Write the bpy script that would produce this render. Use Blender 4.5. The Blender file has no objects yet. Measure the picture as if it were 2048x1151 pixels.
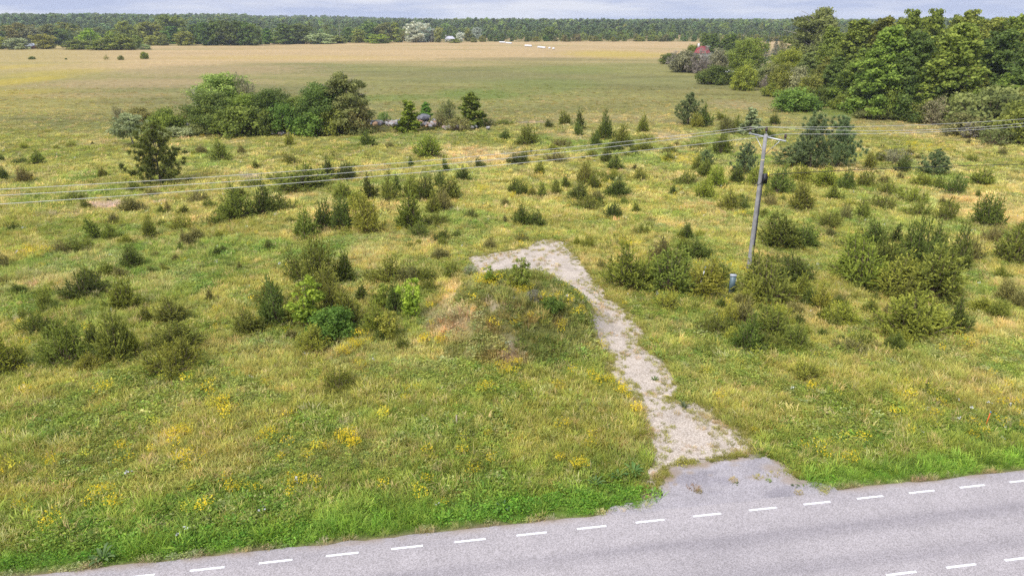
import bpy, math, random
import numpy as np
from mathutils import Vector
R = math.radians
sc = bpy.context.scene
col = sc.collection

# ------------------------------------------------------------------ camera, sky, sun, exposure
CAM_H = 16.5
F_PX, CX, CY = 1400.0, 1024.0, 575.5          # focal length and centre in photograph pixels (2048 wide)
TILT = math.atan(530 / 1400.0)
cam_d = bpy.data.cameras.new('camera'); cam = bpy.data.objects.new('camera', cam_d); col.objects.link(cam)
cam.location = (0, 0, CAM_H); cam.rotation_euler = (math.pi / 2 - TILT, 0, 0)
cam_d.sensor_width = 36.0; cam_d.lens = 36.0 * F_PX / 2048.0
cam_d.clip_start = 0.5; cam_d.clip_end = 12000
sc.camera = cam

SUN_EL, SUN_AZ = R(48), R(-142)               # azimuth from +Y towards +X: behind the camera, to the left
sun_d = bpy.data.lights.new('sun', 'SUN'); sun = bpy.data.objects.new('sun', sun_d); col.objects.link(sun)
sun_d.energy = 3.3; sun_d.angle = R(12); sun_d.color = (1.0, 0.955, 0.88)
sdir = Vector((math.sin(SUN_AZ) * math.cos(SUN_EL), math.cos(SUN_AZ) * math.cos(SUN_EL), math.sin(SUN_EL)))
sun.rotation_euler = sdir.to_track_quat('Z', 'Y').to_euler()

world = bpy.data.worlds.new('World'); sc.world = world; world.use_nodes = True
nt = world.node_tree; nt.nodes.clear()
def N(t, typ, **kw):
    n = t.nodes.new(typ)
    for k, v in kw.items(): setattr(n, k, v)
    return n
wo = N(nt, 'ShaderNodeOutputWorld'); bg = N(nt, 'ShaderNodeBackground'); bg.inputs['Strength'].default_value = 0.1
sky = N(nt, 'ShaderNodeTexSky'); sky.sky_type = 'NISHITA'; sky.sun_disc = False
sky.sun_elevation = SUN_EL; sky.sun_rotation = SUN_AZ; sky.dust_density = 2.5
tc = N(nt, 'ShaderNodeTexCoord'); mp = N(nt, 'ShaderNodeMapping'); mp.inputs['Scale'].default_value = (3.0, 3.0, 26.0)
nz = N(nt, 'ShaderNodeTexNoise'); nz.inputs['Scale'].default_value = 1.6; nz.inputs['Detail'].default_value = 6; nz.inputs['Roughness'].default_value = 0.55
rp = N(nt, 'ShaderNodeValToRGB')
rp.color_ramp.elements[0].position = 0.42; rp.color_ramp.elements[0].color = (4.3, 4.9, 6.9, 1)
rp.color_ramp.elements[1].position = 0.62; rp.color_ramp.elements[1].color = (7.2, 7.35, 8.1, 1)
# an overcast sky is brighter overhead than at the horizon
sep = N(nt, 'ShaderNodeSeparateXYZ'); mr = N(nt, 'ShaderNodeMapRange')
mr.inputs['From Min'].default_value = 0.0; mr.inputs['From Max'].default_value = 1.0
mr.inputs['To Min'].default_value = 1.0; mr.inputs['To Max'].default_value = 1.95
sc_n = N(nt, 'ShaderNodeVectorMath', operation='SCALE')
mixw = N(nt, 'ShaderNodeMixRGB'); mixw.inputs['Fac'].default_value = 0.85
L = nt.links.new
L(tc.outputs['Generated'], mp.inputs['Vector']); L(mp.outputs['Vector'], nz.inputs['Vector']); L(nz.outputs['Fac'], rp.inputs['Fac'])
L(tc.outputs['Generated'], sep.inputs[0]); L(sep.outputs['Z'], mr.inputs['Value'])
L(rp.outputs['Color'], sc_n.inputs[0]); L(mr.outputs['Result'], sc_n.inputs['Scale'])
L(sky.outputs['Color'], mixw.inputs[1]); L(sc_n.outputs['Vector'], mixw.inputs[2])
L(mixw.outputs['Color'], bg.inputs['Color']); L(bg.outputs['Background'], wo.inputs['Surface'])

sc.view_settings.view_transform = 'Standard'; sc.view_settings.look = 'None'
sc.view_settings.exposure = 0.3; sc.view_settings.gamma = 1.0; sc.view_settings.use_curve_mapping = False
sc.cycles.use_denoising = False
sc.cycles.max_bounces = 6; sc.cycles.diffuse_bounces = 3; sc.cycles.transmission_bounces = 3
sc.cycles.volume_bounces = 0; sc.cycles.transparent_max_bounces = 4
sc.cycles.caustics_reflective = False; sc.cycles.caustics_refractive = False

# ------------------------------------------------------------------ helpers: plane geometry
CT, ST = math.cos(TILT), math.sin(TILT)
def ground(u, v, z=0.0):
    """the world point at height z seen at photograph pixel (u, v)"""
    x = (np.asarray(u, float) - CX) / F_PX; y = (np.asarray(v, float) - CY) / F_PX
    dz = -ST - y * CT; t = (z - CAM_H) / dz
    return x * t, (CT - y * ST) * t
def project(X, Y, z=0.0):
    dz = z - CAM_H; fw = np.maximum(Y * CT - dz * ST, 4.0); up = Y * ST + dz * CT
    return CX + F_PX * X / fw, CY - F_PX * up / fw
def depth(Y, z=0.0): return Y * CT + (CAM_H - z) * ST
def z_at(X, Y, v):
    """height at which the vertical over (X, Y) crosses photograph row v"""
    k = (CY - v) / F_PX      # up = k fw : Y ST + dz CT = k (Y CT - dz ST)
    return CAM_H + Y * (k * CT - ST) / (CT + k * ST)
def smooth(a, b, x):
    t = np.clip((x - a) / (b - a), 0, 1); return t * t * (3 - 2 * t)
_tab = np.random.RandomState(7).rand(256, 256)
def vnoise(x, y):
    xi = np.floor(x).astype(int); yi = np.floor(y).astype(int); fx = x - xi; fy = y - yi
    fx = fx * fx * (3 - 2 * fx); fy = fy * fy * (3 - 2 * fy)
    a = _tab[xi & 255, yi & 255]; b = _tab[(xi + 1) & 255, yi & 255]; c = _tab[xi & 255, (yi + 1) & 255]; d = _tab[(xi + 1) & 255, (yi + 1) & 255]
    return (a * (1 - fx) + b * fx) * (1 - fy) + (c * (1 - fx) + d * fx) * fy
def fbm(x, y, s, o=3, seed=0):
    r = 0.0; a = 0.5; tot = 0
    for i in range(o):
        r = r + a * vnoise(x / s + 17.3 * i + seed * 31.7, y / s + 5.1 * i + seed * 11.9); tot += a; a *= 0.5; s *= 0.5
    return r / tot
def poly_sd(P, X, Y):
    """signed distance to polygon P, negative inside"""
    X = np.asarray(X, float); Y = np.asarray(Y, float); d2 = np.full(X.shape, 1e18); ins = np.zeros(X.shape, bool); n = len(P)
    for i in range(n):
        ax, ay = P[i]; bx, by = P[(i + 1) % n]; ex, ey = bx - ax, by - ay
        t = np.clip(((X - ax) * ex + (Y - ay) * ey) / (ex * ex + ey * ey + 1e-12), 0, 1)
        d2 = np.minimum(d2, (X - ax - t * ex) ** 2 + (Y - ay - t * ey) ** 2)
        if ay != by: ins ^= ((ay > Y) != (by > Y)) & (X < (bx - ax) * (Y - ay) / (by - ay) + ax)
    return np.where(ins, -1, 1) * np.sqrt(d2)

MOUND = (0.35, 37.6, 5.9, 5.6)
def height(X, Y):
    X = np.asarray(X, float); Y = np.asarray(Y, float)
    r = np.sqrt(((X - MOUND[0]) / MOUND[2]) ** 2 + ((Y - MOUND[1]) / MOUND[3]) ** 2)
    h = 2.3 * smooth(1.0, 0.35, r) * (0.8 + 0.4 * fbm(X, Y, 2.2, 2, 3))
    h = h + 0.9 * np.exp(-(((X - 68) / 11) ** 2 + ((Y - 138) / 7) ** 2))
    far = np.clip(Y - 700, 0, 1600)
    h = h + far * (0.0045 + 0.0075 * smooth(-150, -700, X))
    rd = road_off(X, Y)
    h = h + (fbm(X, Y, 7, 2, 5) - 0.5) * 0.3 * smooth(1.0, 6.0, rd) - 0.03
    return h
def ground_hit(u, v):
    """first point of the terrain seen at photograph pixel (u, v)"""
    zs = np.linspace(3.2, -0.12, 240); X, Y = ground(u, v, zs); k = np.nonzero(height(X, Y) >= zs)[0]
    if len(k) == 0 or Y[0] > 90: x, y = ground(u, v); return float(x), float(y)
    return float(X[k[0]]), float(Y[k[0]])
# road: edge-line direction measured on the photograph
RD = np.array([0.98783, 0.15557]); RN = np.array([-0.15557, 0.98783]); RP = np.array([-10.37, 17.86])
def road_off(X, Y): return (X - RP[0]) * RN[0] + (Y - RP[1]) * RN[1] - 0.62      # >0 beyond the asphalt edge
def px_poly(s): return [tuple(float(q) for q in ground(*map(float, p.split(',')))) for p in s.split()]
TRACK = px_poly("1300,985 1308,940 1310,900 1300,860 1290,820 1252,775 1225,740 1232,715 1202,690 1180,660 1190,640 1165,610 1120,590 1065,575 1060,548 1010,553 965,547 932,537 942,515 985,505 1050,497 1085,480 1125,483 1140,505 1160,530 1185,565 1212,595 1250,625 1285,660 1275,690 1312,715 1345,745 1357,775 1335,797 1388,805 1422,830 1462,865 1492,890 1495,907 1430,917 1335,935")
APRON = px_poly("1333,935 1430,917 1530,906 1565,925 1600,955 1640,985 1500,1010 1265,1030 1310,1000 1326,960")

# ------------------------------------------------------------------ helpers: meshes and materials
def mesh_np(name, V, F, k, mat=None, tint=None, smooth_shade=False):
    """V (n,3); F (m*k,) indices of m faces with k corners each"""
    me = bpy.data.meshes.new(name); V = np.asarray(V, np.float32); F = np.asarray(F, np.int32).ravel(); m = len(F) // k
    me.vertices.add(len(V)); me.vertices.foreach_set('co', V.ravel())
    me.loops.add(len(F)); me.loops.foreach_set('vertex_index', F)
    me.polygons.add(m); me.polygons.foreach_set('loop_start', np.arange(m, dtype=np.int32) * k)
    me.polygons.foreach_set('loop_total', np.full(m, k, np.int32))
    if smooth_shade: me.polygons.foreach_set('use_smooth', np.ones(m, bool))
    me.update(calc_edges=True)
    if tint is not None:
        a = me.attributes.new('tint', 'FLOAT', 'FACE'); a.data.foreach_set('value', np.asarray(tint, np.float32))
    if mat: me.materials.append(mat)
    return me
def ob(name, me, parent=None, loc=None, kind=None):
    o = bpy.data.objects.new(name, me); col.objects.link(o)
    if parent: o.parent = parent
    if loc is not None: o.location = loc
    if kind: o['kind'] = kind
    return o
def tag(o, label, cat, group=None):
    o['label'] = label; o['category'] = cat
    if group: o['group'] = group
    return o
def thing(name, label, cat, loc, group=None, rz=0.0, scale=None):
    o = bpy.data.objects.new(name, None); col.objects.link(o); o.location = loc; o.rotation_euler.z = rz; o.empty_display_size = 0.3
    if scale is not None: o.scale = scale
    return tag(o, label, cat, group)
class Tri:
    """collects quads and tubes for one mesh"""
    def __init__(s): s.V = []; s.F = []; s.n = 0
    def add(s, V, F): s.V.append(np.asarray(V, float)); s.F.append(np.asarray(F, int) + s.n); s.n += len(V)
    def box(s, x0, x1, y0, y1, z0, z1):
        s.add([(x0,y0,z0),(x1,y0,z0),(x1,y1,z0),(x0,y1,z0),(x0,y0,z1),(x1,y0,z1),(x1,y1,z1),(x0,y1,z1)],
              [(0,3,2,1),(4,5,6,7),(0,1,5,4),(1,2,6,5),(2,3,7,6),(3,0,4,7)])
    def tube(s, P, r, n=6, cap=True):
        P = np.asarray(P, float); r = np.broadcast_to(np.asarray(r, float), (len(P),)); rings = []
        for i in range(len(P)):
            t = P[min(i + 1, len(P) - 1)] - P[max(i - 1, 0)]; t = t / (np.linalg.norm(t) + 1e-9)
            a = np.cross(t, (0, 0, 1) if abs(t[2]) < 0.9 else (1, 0, 0)); a /= np.linalg.norm(a); b = np.cross(t, a)
            an = np.arange(n) * 2 * math.pi / n
            rings.append(P[i] + r[i] * (np.cos(an)[:, None] * a + np.sin(an)[:, None] * b))
        V = np.concatenate(rings + [P[:1], P[-1:]]); F = []
        for i in range(len(P) - 1):
            for j in range(n): F.append((i * n + j, i * n + (j + 1) % n, (i + 1) * n + (j + 1) % n, (i + 1) * n + j))
        if cap:
            c0, c1, e = len(P) * n, len(P) * n + 1, (len(P) - 1) * n
            for j in range(0, n, 2):
                F.append((c0, (j + 2) % n, (j + 1) % n, j)); F.append((c1, e + j, e + (j + 1) % n, e + (j + 2) % n))
        s.add(V, F)
    def mesh(s, name, mat, sm=False): return mesh_np(name, np.concatenate(s.V), np.concatenate(s.F), 4, mat, None, sm)

def new_mat(name):
    m = bpy.data.materials.new(name); m.use_nodes = True; t = m.node_tree; t.nodes.clear()
    o = N(t, 'ShaderNodeOutputMaterial'); return m, t, o
def plain(name, c, rough=0.7, metal=0.0, noise=0.15, scale=8.0, spec=0.4):
    m, t, o = new_mat(name); p = N(t, 'ShaderNodeBsdfPrincipled'); p.inputs['Roughness'].default_value = rough; p.inputs['Metallic'].default_value = metal
    p.inputs['Specular IOR Level'].default_value = spec
    g = N(t, 'ShaderNodeTexCoord'); n = N(t, 'ShaderNodeTexNoise'); n.inputs['Scale'].default_value = scale; n.inputs['Detail'].default_value = 5
    r = N(t, 'ShaderNodeValToRGB'); r.color_ramp.elements[0].position = 0.3; r.color_ramp.elements[1].position = 0.7
    r.color_ramp.elements[0].color = (*[q * (1 - noise) for q in c], 1); r.color_ramp.elements[1].color = (*[min(1, q * (1 + noise)) for q in c], 1)
    t.links.new(g.outputs['Object'], n.inputs['Vector']); t.links.new(n.outputs['Fac'], r.inputs['Fac']); t.links.new(r.outputs['Color'], p.inputs['Base Color'])
    t.links.new(p.outputs[0], o.inputs[0]); return m
def leaf_shader(t, o, color_socket, trans=0.3, spec=0.25, rough=0.55):
    p = N(t, 'ShaderNodeBsdfPrincipled'); p.inputs['Roughness'].default_value = rough; p.inputs['Specular IOR Level'].default_value = spec
    tr = N(t, 'ShaderNodeBsdfTranslucent'); mx = N(t, 'ShaderNodeMixShader'); mx.inputs[0].default_value = trans
    t.links.new(color_socket, p.inputs['Base Color']); t.links.new(color_socket, tr.inputs['Color'])
    t.links.new(p.outputs[0], mx.inputs[1]); t.links.new(tr.outputs[0], mx.inputs[2]); t.links.new(mx.outputs[0], o.inputs[0])
def leaf_mat(name, instanced, lo=0.6, hi=1.4, trans=0.3, spec=0.25):
    """colour comes from the object (or from the instance), each leaf varies by its own tint"""
    m, t, o = new_mat(name)
    if instanced:
        a = N(t, 'ShaderNodeAttribute'); a.attribute_type = 'INSTANCER'; a.attribute_name = 'tc'; base = a.outputs['Color']
    else: base = N(t, 'ShaderNodeObjectInfo').outputs['Color']
    at = N(t, 'ShaderNodeAttribute'); at.attribute_name = 'tint'
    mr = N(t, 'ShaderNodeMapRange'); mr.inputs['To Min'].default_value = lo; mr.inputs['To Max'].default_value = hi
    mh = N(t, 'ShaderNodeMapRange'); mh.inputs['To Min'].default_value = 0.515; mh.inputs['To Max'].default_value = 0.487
    hs = N(t, 'ShaderNodeHueSaturation')
    t.links.new(at.outputs['Fac'], mr.inputs['Value']); t.links.new(at.outputs['Fac'], mh.inputs['Value'])
    t.links.new(base, hs.inputs['Color']); t.links.new(mr.outputs[0], hs.inputs['Value']); t.links.new(mh.outputs[0], hs.inputs['Hue'])
    leaf_shader(t, o, hs.outputs['Color'], trans, spec); return m
M_leaf = leaf_mat('leaf', False, .5, 1.5, .4, .07)
M_needle = leaf_mat('needle', False, 0.45, 1.55, 0.3, 0.06)
M_leaf_i = leaf_mat('leaf_mass', True, .6, 1.4, .4, .07)
M_grass = leaf_mat('grass_blade', True, 0.7, 1.3, 0.5, 0.07)
M_bark = plain('bark', (0.11, 0.085, 0.065), 0.9)
M_bark_grey = plain('weathered_bark', (0.30, 0.27, 0.24), 0.9)
M_twig = plain('dry_twig', (0.17, 0.12, 0.085), 0.9)

# ------------------------------------------------------------------ ground colours (albedo)
BL = []       # soft patches on the ground: photograph centre, radii -> world ellipse
def blob_mask(X, Y, lst, seed=0, rough=0.35):
    k = CAM_H / (CAM_H - np.where(Y < 90, np.clip(height(X, Y), 0, 4), 0)); X = X * k; Y = Y * k      # sight line to the datum plane
    m = np.zeros(X.shape)
    n = fbm(X, Y, 1.6, 3, 40 + seed) - 0.5
    for (u, v, ru, rv, *s) in lst:
        x0, y0 = ground(u, v); xa, _ = ground(u + ru, v); _, yb = ground(u, v - rv); rx = abs(xa - x0); ry = abs(yb - y0)
        d = np.sqrt(((X - x0) / rx) ** 2 + ((Y - y0) / ry) ** 2)
        m = np.maximum(m, smooth(1.15, 0.35, d + n * rough * 2) * (s[0] if s else 1.0))
    return m
YEL = [(1022,652,42,22),(985,575,40,10),(1048,588,26,10),(1110,605,60,14,.6),(960,700,16,12),(1010,735,30,18,.6),(880,690,18,9),(845,688,14,8),(700,690,35,20),
 (490,985,42,18),(600,968,50,16,.8),(690,890,40,16),(640,905,20,10),(360,870,40,14),(440,820,45,14,.9),(455,840,20,16),(255,898,22,12),(108,936,24,14),(300,975,40,14,.7),
 (205,1000,30,22,.7),(230,1025,30,9,.8),(380,935,40,14,.8),(540,880,30,12,.8),(575,838,30,10,.8),(330,862,25,10,.7),(640,990,25,12,.7),(90,1052,40,10,.6),(130,1048,14,6),
 (1210,765,50,14),(1260,795,30,20),(1280,830,20,26,.8),(1200,700,40,10,.7),(1155,935,24,8),(1120,930,24,8,.8),(1130,860,30,9,.5),(1180,880,20,12,.5),(1250,720,20,8,.5),
 (1385,325,55,11,.9),(1330,318,40,7,.7),(1205,384,16,7),(1050,385,22,7),(1020,395,14,5),(970,383,26,8,.7),(1340,395,30,8,.5),(1130,440,30,9,.4),(1255,500,40,16,.6),
 (1240,530,40,9,.4),(1480,430,40,8,.5),(1480,545,25,20,.6),(1505,585,12,8,.7),(1320,650,30,14,.4),(1450,620,50,12,.35),(1560,690,25,9,.4),(1510,870,12,16,.5),(1440,800,20,9,.5),(1630,790,24,10,.3),
 (60,510,60,11,.5),(50,640,40,10,.4),(330,450,16,6,.7),(385,318,10,4,.9),(165,800,14,9,.8),(205,795,20,10,.7),(1660,612,20,10,.4),(1640,660,18,10,.4),(1180,230,26,4,.4),(1860,300,60,14,.5),(1780,268,40,6,.4),
 (905,590,30,7,.6),(955,560,30,10,.6),(1170,640,30,10,.5),(420,790,40,10,.4),(760,840,40,12,.35),(820,930,30,9,.4)]
FARYEL = [(20,163,75,16,.9),(10,135,60,8,.6),(120,145,90,10,.5),(1230,108,130,8,.8),(560,115,300,5,.35),(30,185,90,9,.4)]
STRAW = [(960,310,110,22,.8),(860,300,60,14,.6),(1340,270,45,12,.9),(1480,210,70,12,.6),(1150,270,60,10,.6),(560,395,60,20,.5),(480,340,70,10,.3),(1220,235,200,10,.4),(1600,210,40,6,.5),
 (905,590,22,40,.9),(910,665,50,24,1.0),(935,625,40,36,.9),(990,690,30,20,.7),(945,700,24,24,.7),(1090,395,30,8,.4),(1660,330,60,24,.5),(1980,420,120,60,.5),(1850,260,120,20,.5),(1940,610,70,60,.35),
 (330,885,20,14,.7),(305,925,18,12,.6),(1255,905,20,22,.6),(1150,480,30,8,.4),(620,450,60,30,.25),(700,560,90,60,.2),(330,560,60,30,.25),(1590,250,60,5,.2)]
GREEN = [(960,188,120,14,.9),(800,195,150,8,.7),(1080,170,150,16,.5),(1150,140,120,10,.4),(1690,228,120,10,.9),(1340,430,60,14,.7),(1250,300,90,12,.4),(90,880,60,20,.5),(600,1010,300,20,.5),(200,1040,300,40,.6),
 (830,640,70,40,.5),(770,690,120,50,.4),(1160,620,60,40,.7),(1120,660,70,40,.5),(1100,580,40,20,.6),(1360,700,60,40,.3),(1940,570,80,30,.5),(2010,740,60,24,.5),(1820,550,120,20,.5),(560,690,80,40,.4),(640,830,60,30,.4)]
BARE = [(1018,680,14,16,1.),(915,590,5,10,.5),(985,612,14,10,.8),(1010,612,8,6,.8),(215,410,60,9,.8),(320,405,28,4,.6),(120,430,50,5,.35),(505,352,34,5,.6),(40,637,22,5,.6),(560,395,40,5,.2),(560,262,60,6,.6),(1060,245,70,1.8,.5),(1020,718,30,22,.6),(288,363,8,5,.8),
 (60,810,40,5,.35),(690,845,14,6,.4),(910,640,70,30,.3)]
def ground_color(X, Y):
    """albedo of the grassland: returns (n,3) and the gravel, verge masks"""
    X = np.asarray(X, float); Y = np.asarray(Y, float)
    U, V = project(X, Y)
    n1 = fbm(X, Y, 3.5, 3, 1); n2 = fbm(X, Y, 18, 3, 2); n3 = fbm(X, Y, 1.1, 2, 4); n4 = fbm(X * 0.35, Y, 26, 3, 6)
    ol = np.array([0.150, 0.158, 0.034]); yg = np.array([0.212, 0.205, 0.058]); gr = np.array([0.122, 0.160, 0.034]); st = np.array([0.31, 0.25, 0.12]); br = np.array([0.30, 0.24, 0.19])
    def mixc(c, d, m): return c + (d - c) * m[..., None]
    c = ol + (yg - ol) * smooth(0.32, 0.68, 0.5 * n1 + 0.5 * n2)[..., None]
    c = mixc(c, gr, 0.75 * smooth(0.5, 0.72, fbm(X, Y, 9, 3, 8)))
    c = mixc(c, st, 0.40 * smooth(0.54, 0.78, fbm(X, Y, 5, 3, 9)))
    # the foreground strip is greener and darker than the middle of the meadow
    fg = smooth(38, 25, Y)
    c = mixc(c, np.array([0.138, 0.150, 0.030]), 0.6 * fg)
    # far field: streaks lying across the view
    n7 = fbm(X * 0.22, Y, 7, 4, 15)
    mid = smooth(105, 135, Y); c = mixc(c, np.array([0.235, 0.212, 0.072]), 0.7 * mid)
    c = mixc(c, np.array([0.180, 0.178, 0.060]), mid * 0.7 * smooth(0.46, 0.62, n4) * smooth(420, 300, Y))
    edge = V + (n4 - 0.5) * 26 + np.where(U < 500, (500 - U) * -0.03, 0) + 0.012 * (U - 900)
    c = c * (1 + mid * (n7 - 0.5) * 0.7)[..., None]; c = mixc(c, np.array([0.13, 0.135, 0.045]), mid * 0.5 * smooth(0.6, 0.75, n7))
    strawm = smooth(132, 112, edge) * smooth(90, 140, Y); c = mixc(c, np.array([0.43, 0.305, 0.15]) * (0.85 + 0.3 * fbm(X * 0.25, Y, 30, 3, 12))[..., None], strawm * 0.9)
    c = mixc(c, np.array([0.25, 0.22, 0.08]), strawm * 0.55 * smooth(0.56, 0.7, fbm(X * 0.2, Y, 40, 3, 13)))
    lf = smooth(330, 60, U) * smooth(250, 190, V + (n4 - .5) * 30) * smooth(90, 140, Y)
    c = mixc(c, np.array([0.30, 0.255, 0.075]), 0.55 * lf)
    tanp = blob_mask(X, Y, [(300,165,300,12,.9),(430,140,250,14,.9),(200,190,200,7,.5),(620,150,120,6,.4)], 2, 0.5); c = mixc(c, np.array([0.34, 0.25, 0.125]), 0.8 * tanp)
    c = mixc(c, np.array([0.17, 0.155, 0.06]), 0.6 * blob_mask(X, Y, [(560,180,260,14),(480,215,300,8),(300,205,160,6),(1000,150,350,9),(1060,118,260,4),(1150,243,420,3)], 5, 0.5))
    c = mixc(c, st, 0.9 * blob_mask(X, Y, STRAW, 0))
    c = mixc(c, gr * np.array([1.05, 1.1, 1.0]), 0.85 * blob_mask(X, Y, GREEN, 1))
    c = mixc(c, np.array([0.40, 0.31, 0.045]), 0.75 * blob_mask(X, Y, FARYEL, 3))
    # mound: dark herbs, dry grass
    mr_ = np.sqrt(((X - MOUND[0]) / MOUND[2]) ** 2 + ((Y - MOUND[1]) / MOUND[3]) ** 2)
    c = mixc(c, np.array([0.118, 0.118, 0.036]), 0.7 * smooth(1.05, 0.75, mr_ + (n1 - .5) * .5) * (1 - 0.8 * blob_mask(X, Y, STRAW, 0)))
    c = mixc(c, br, blob_mask(X, Y, BARE, 4, 0.5))
    c = mixc(c, np.array([0.20, 0.115, 0.05]), blob_mask(X, Y, [(1000,715,60,24,.6),(905,655,40,20,.5),(1060,640,40,16,.4),(985,655,26,20,.5),(1110,640,20,14,.4),(880,605,26,16,.3)], 6, .6))
    rd = road_off(X, Y)
    verge = smooth(1.9 + 1.2 * (n2 - .5), 0.7, rd + (n1 - 0.5) * 1.0) * smooth(-0.5, 0.1, rd)
    c = mixc(c, np.array([0.098, 0.162, 0.024]), 0.9 * verge)
    mowed = smooth(4.6, 2.8, rd) * (1 - verge); c = mixc(c, np.array([0.105, 0.145, 0.026]), 0.6 * mowed)
    c = mixc(c, np.array([0.27, 0.20, 0.13]), 0.8 * smooth(0.28, 0.02, rd + (n3 - .5) * .35) * smooth(-0.6, -0.1, rd))
    near = (np.abs(X) < 60) & (Y < 80)
    sd = np.full(X.shape, 9.0)
    if near.any(): sd[near] = poly_sd(TRACK, X[near], Y[near])
    sd = sd - 0.22; gravel = smooth(0.42, -0.42, sd + (n3 - 0.5) * 0.7 + (n1 - 0.5) * 0.5)
    c = c * (0.86 + 0.28 * n3)[..., None]
    return c, gravel, verge, sd

# ------------------------------------------------------------------ terrain
def build_terrain():
    ys = [-70., -50, -30, -15, -5, 2, 8, 12]; y = 14.0
    while y < 3900: ys.append(y); y += max(0.22, 0.0085 * y) if y < 700 else 0.05 * y
    ys = np.array(ys); s = np.linspace(-1, 1, 421); s = np.sign(s) * (0.75 * np.abs(s) + 0.25 * np.abs(s) ** 3)
    W = np.maximum(1.1 * ys + 12, 130)
    X = s[None, :] * W[:, None]; Y = np.repeat(ys[:, None], len(s), 1)
    Z = height(X, Y); rd = road_off(X, Y)
    Z = np.where((rd < 0.3) & (rd > -9.5), -0.06, Z)
    sdA = poly_sd(APRON, X, Y); Z = np.where(sdA < 0.5, np.minimum(Z, -0.05), Z)
    c, g, v, sd = ground_color(X, Y)
    c = c * 0.93
    c = c + (np.array([0.38, 0.325, 0.265]) - c) * g[..., None]
    n, m = X.shape; i = np.arange(n * m).reshape(n, m)
    Fq = np.stack([i[:-1, :-1], i[:-1, 1:], i[1:, 1:], i[1:, :-1]], -1).reshape(-1)
    mat, t, o = new_mat('meadow_ground')
    a = N(t, 'ShaderNodeAttribute'); a.attribute_name = 'gcol'; gm = N(t, 'ShaderNodeNewGeometry')
    n1 = N(t, 'ShaderNodeTexNoise'); n1.inputs['Scale'].default_value = 5.0; n1.inputs['Detail'].default_value = 6; n1.inputs['Roughness'].default_value = 0.7
    n2 = N(t, 'ShaderNodeTexNoise'); n2.inputs['Scale'].default_value = 0.55; n2.inputs['Detail'].default_value = 7; n2.inputs['Roughness'].default_value = 0.72
    r1 = N(t, 'ShaderNodeMapRange'); r1.inputs['From Min'].default_value = 0.25; r1.inputs['From Max'].default_value = 0.75; r1.inputs['To Min'].default_value = 0.62; r1.inputs['To Max'].default_value = 1.38
    r2 = N(t, 'ShaderNodeMapRange'); r2.inputs['From Min'].default_value = 0.25; r2.inputs['From Max'].default_value = 0.75; r2.inputs['To Min'].default_value = 0.66; r2.inputs['To Max'].default_value = 1.34
    mu = N(t, 'ShaderNodeMath', operation='MULTIPLY'); vs = N(t, 'ShaderNodeVectorMath', operation='SCALE')
    bp = N(t, 'ShaderNodeBump'); bp.inputs['Strength'].default_value = 0.6; bp.inputs['Distance'].default_value = 0.25
    p = N(t, 'ShaderNodeBsdfPrincipled'); p.inputs['Roughness'].default_value = 0.95; p.inputs['Specular IOR Level'].default_value = 0.1
    K = t.links.new
    K(gm.outputs['Position'], n1.inputs['Vector']); K(gm.outputs['Position'], n2.inputs['Vector']); K(n1.outputs['Fac'], r1.inputs['Value']); K(n2.outputs['Fac'], r2.inputs['Value'])
    K(r1.outputs[0], mu.inputs[0]); K(r2.outputs[0], mu.inputs[1]); K(a.outputs['Color'], vs.inputs[0]); K(mu.outputs[0], vs.inputs['Scale'])
    K(n1.outputs['Fac'], bp.inputs['Height']); K(bp.outputs[0], p.inputs['Normal']); K(vs.outputs[0], p.inputs['Base Color']); K(p.outputs[0], o.inputs[0])
    me = mesh_np('meadow', np.stack([X, Y, Z], -1).reshape(-1, 3), Fq, 4, mat, None, True)
    at = me.color_attributes.new('gcol', 'FLOAT_COLOR', 'POINT')
    at.data.foreach_set('color', np.concatenate([c.reshape(-1, 3), np.ones((n * m, 1))], 1).astype(np.float32).ravel())
    ob('meadow', me, kind='structure')
build_terrain()

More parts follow.
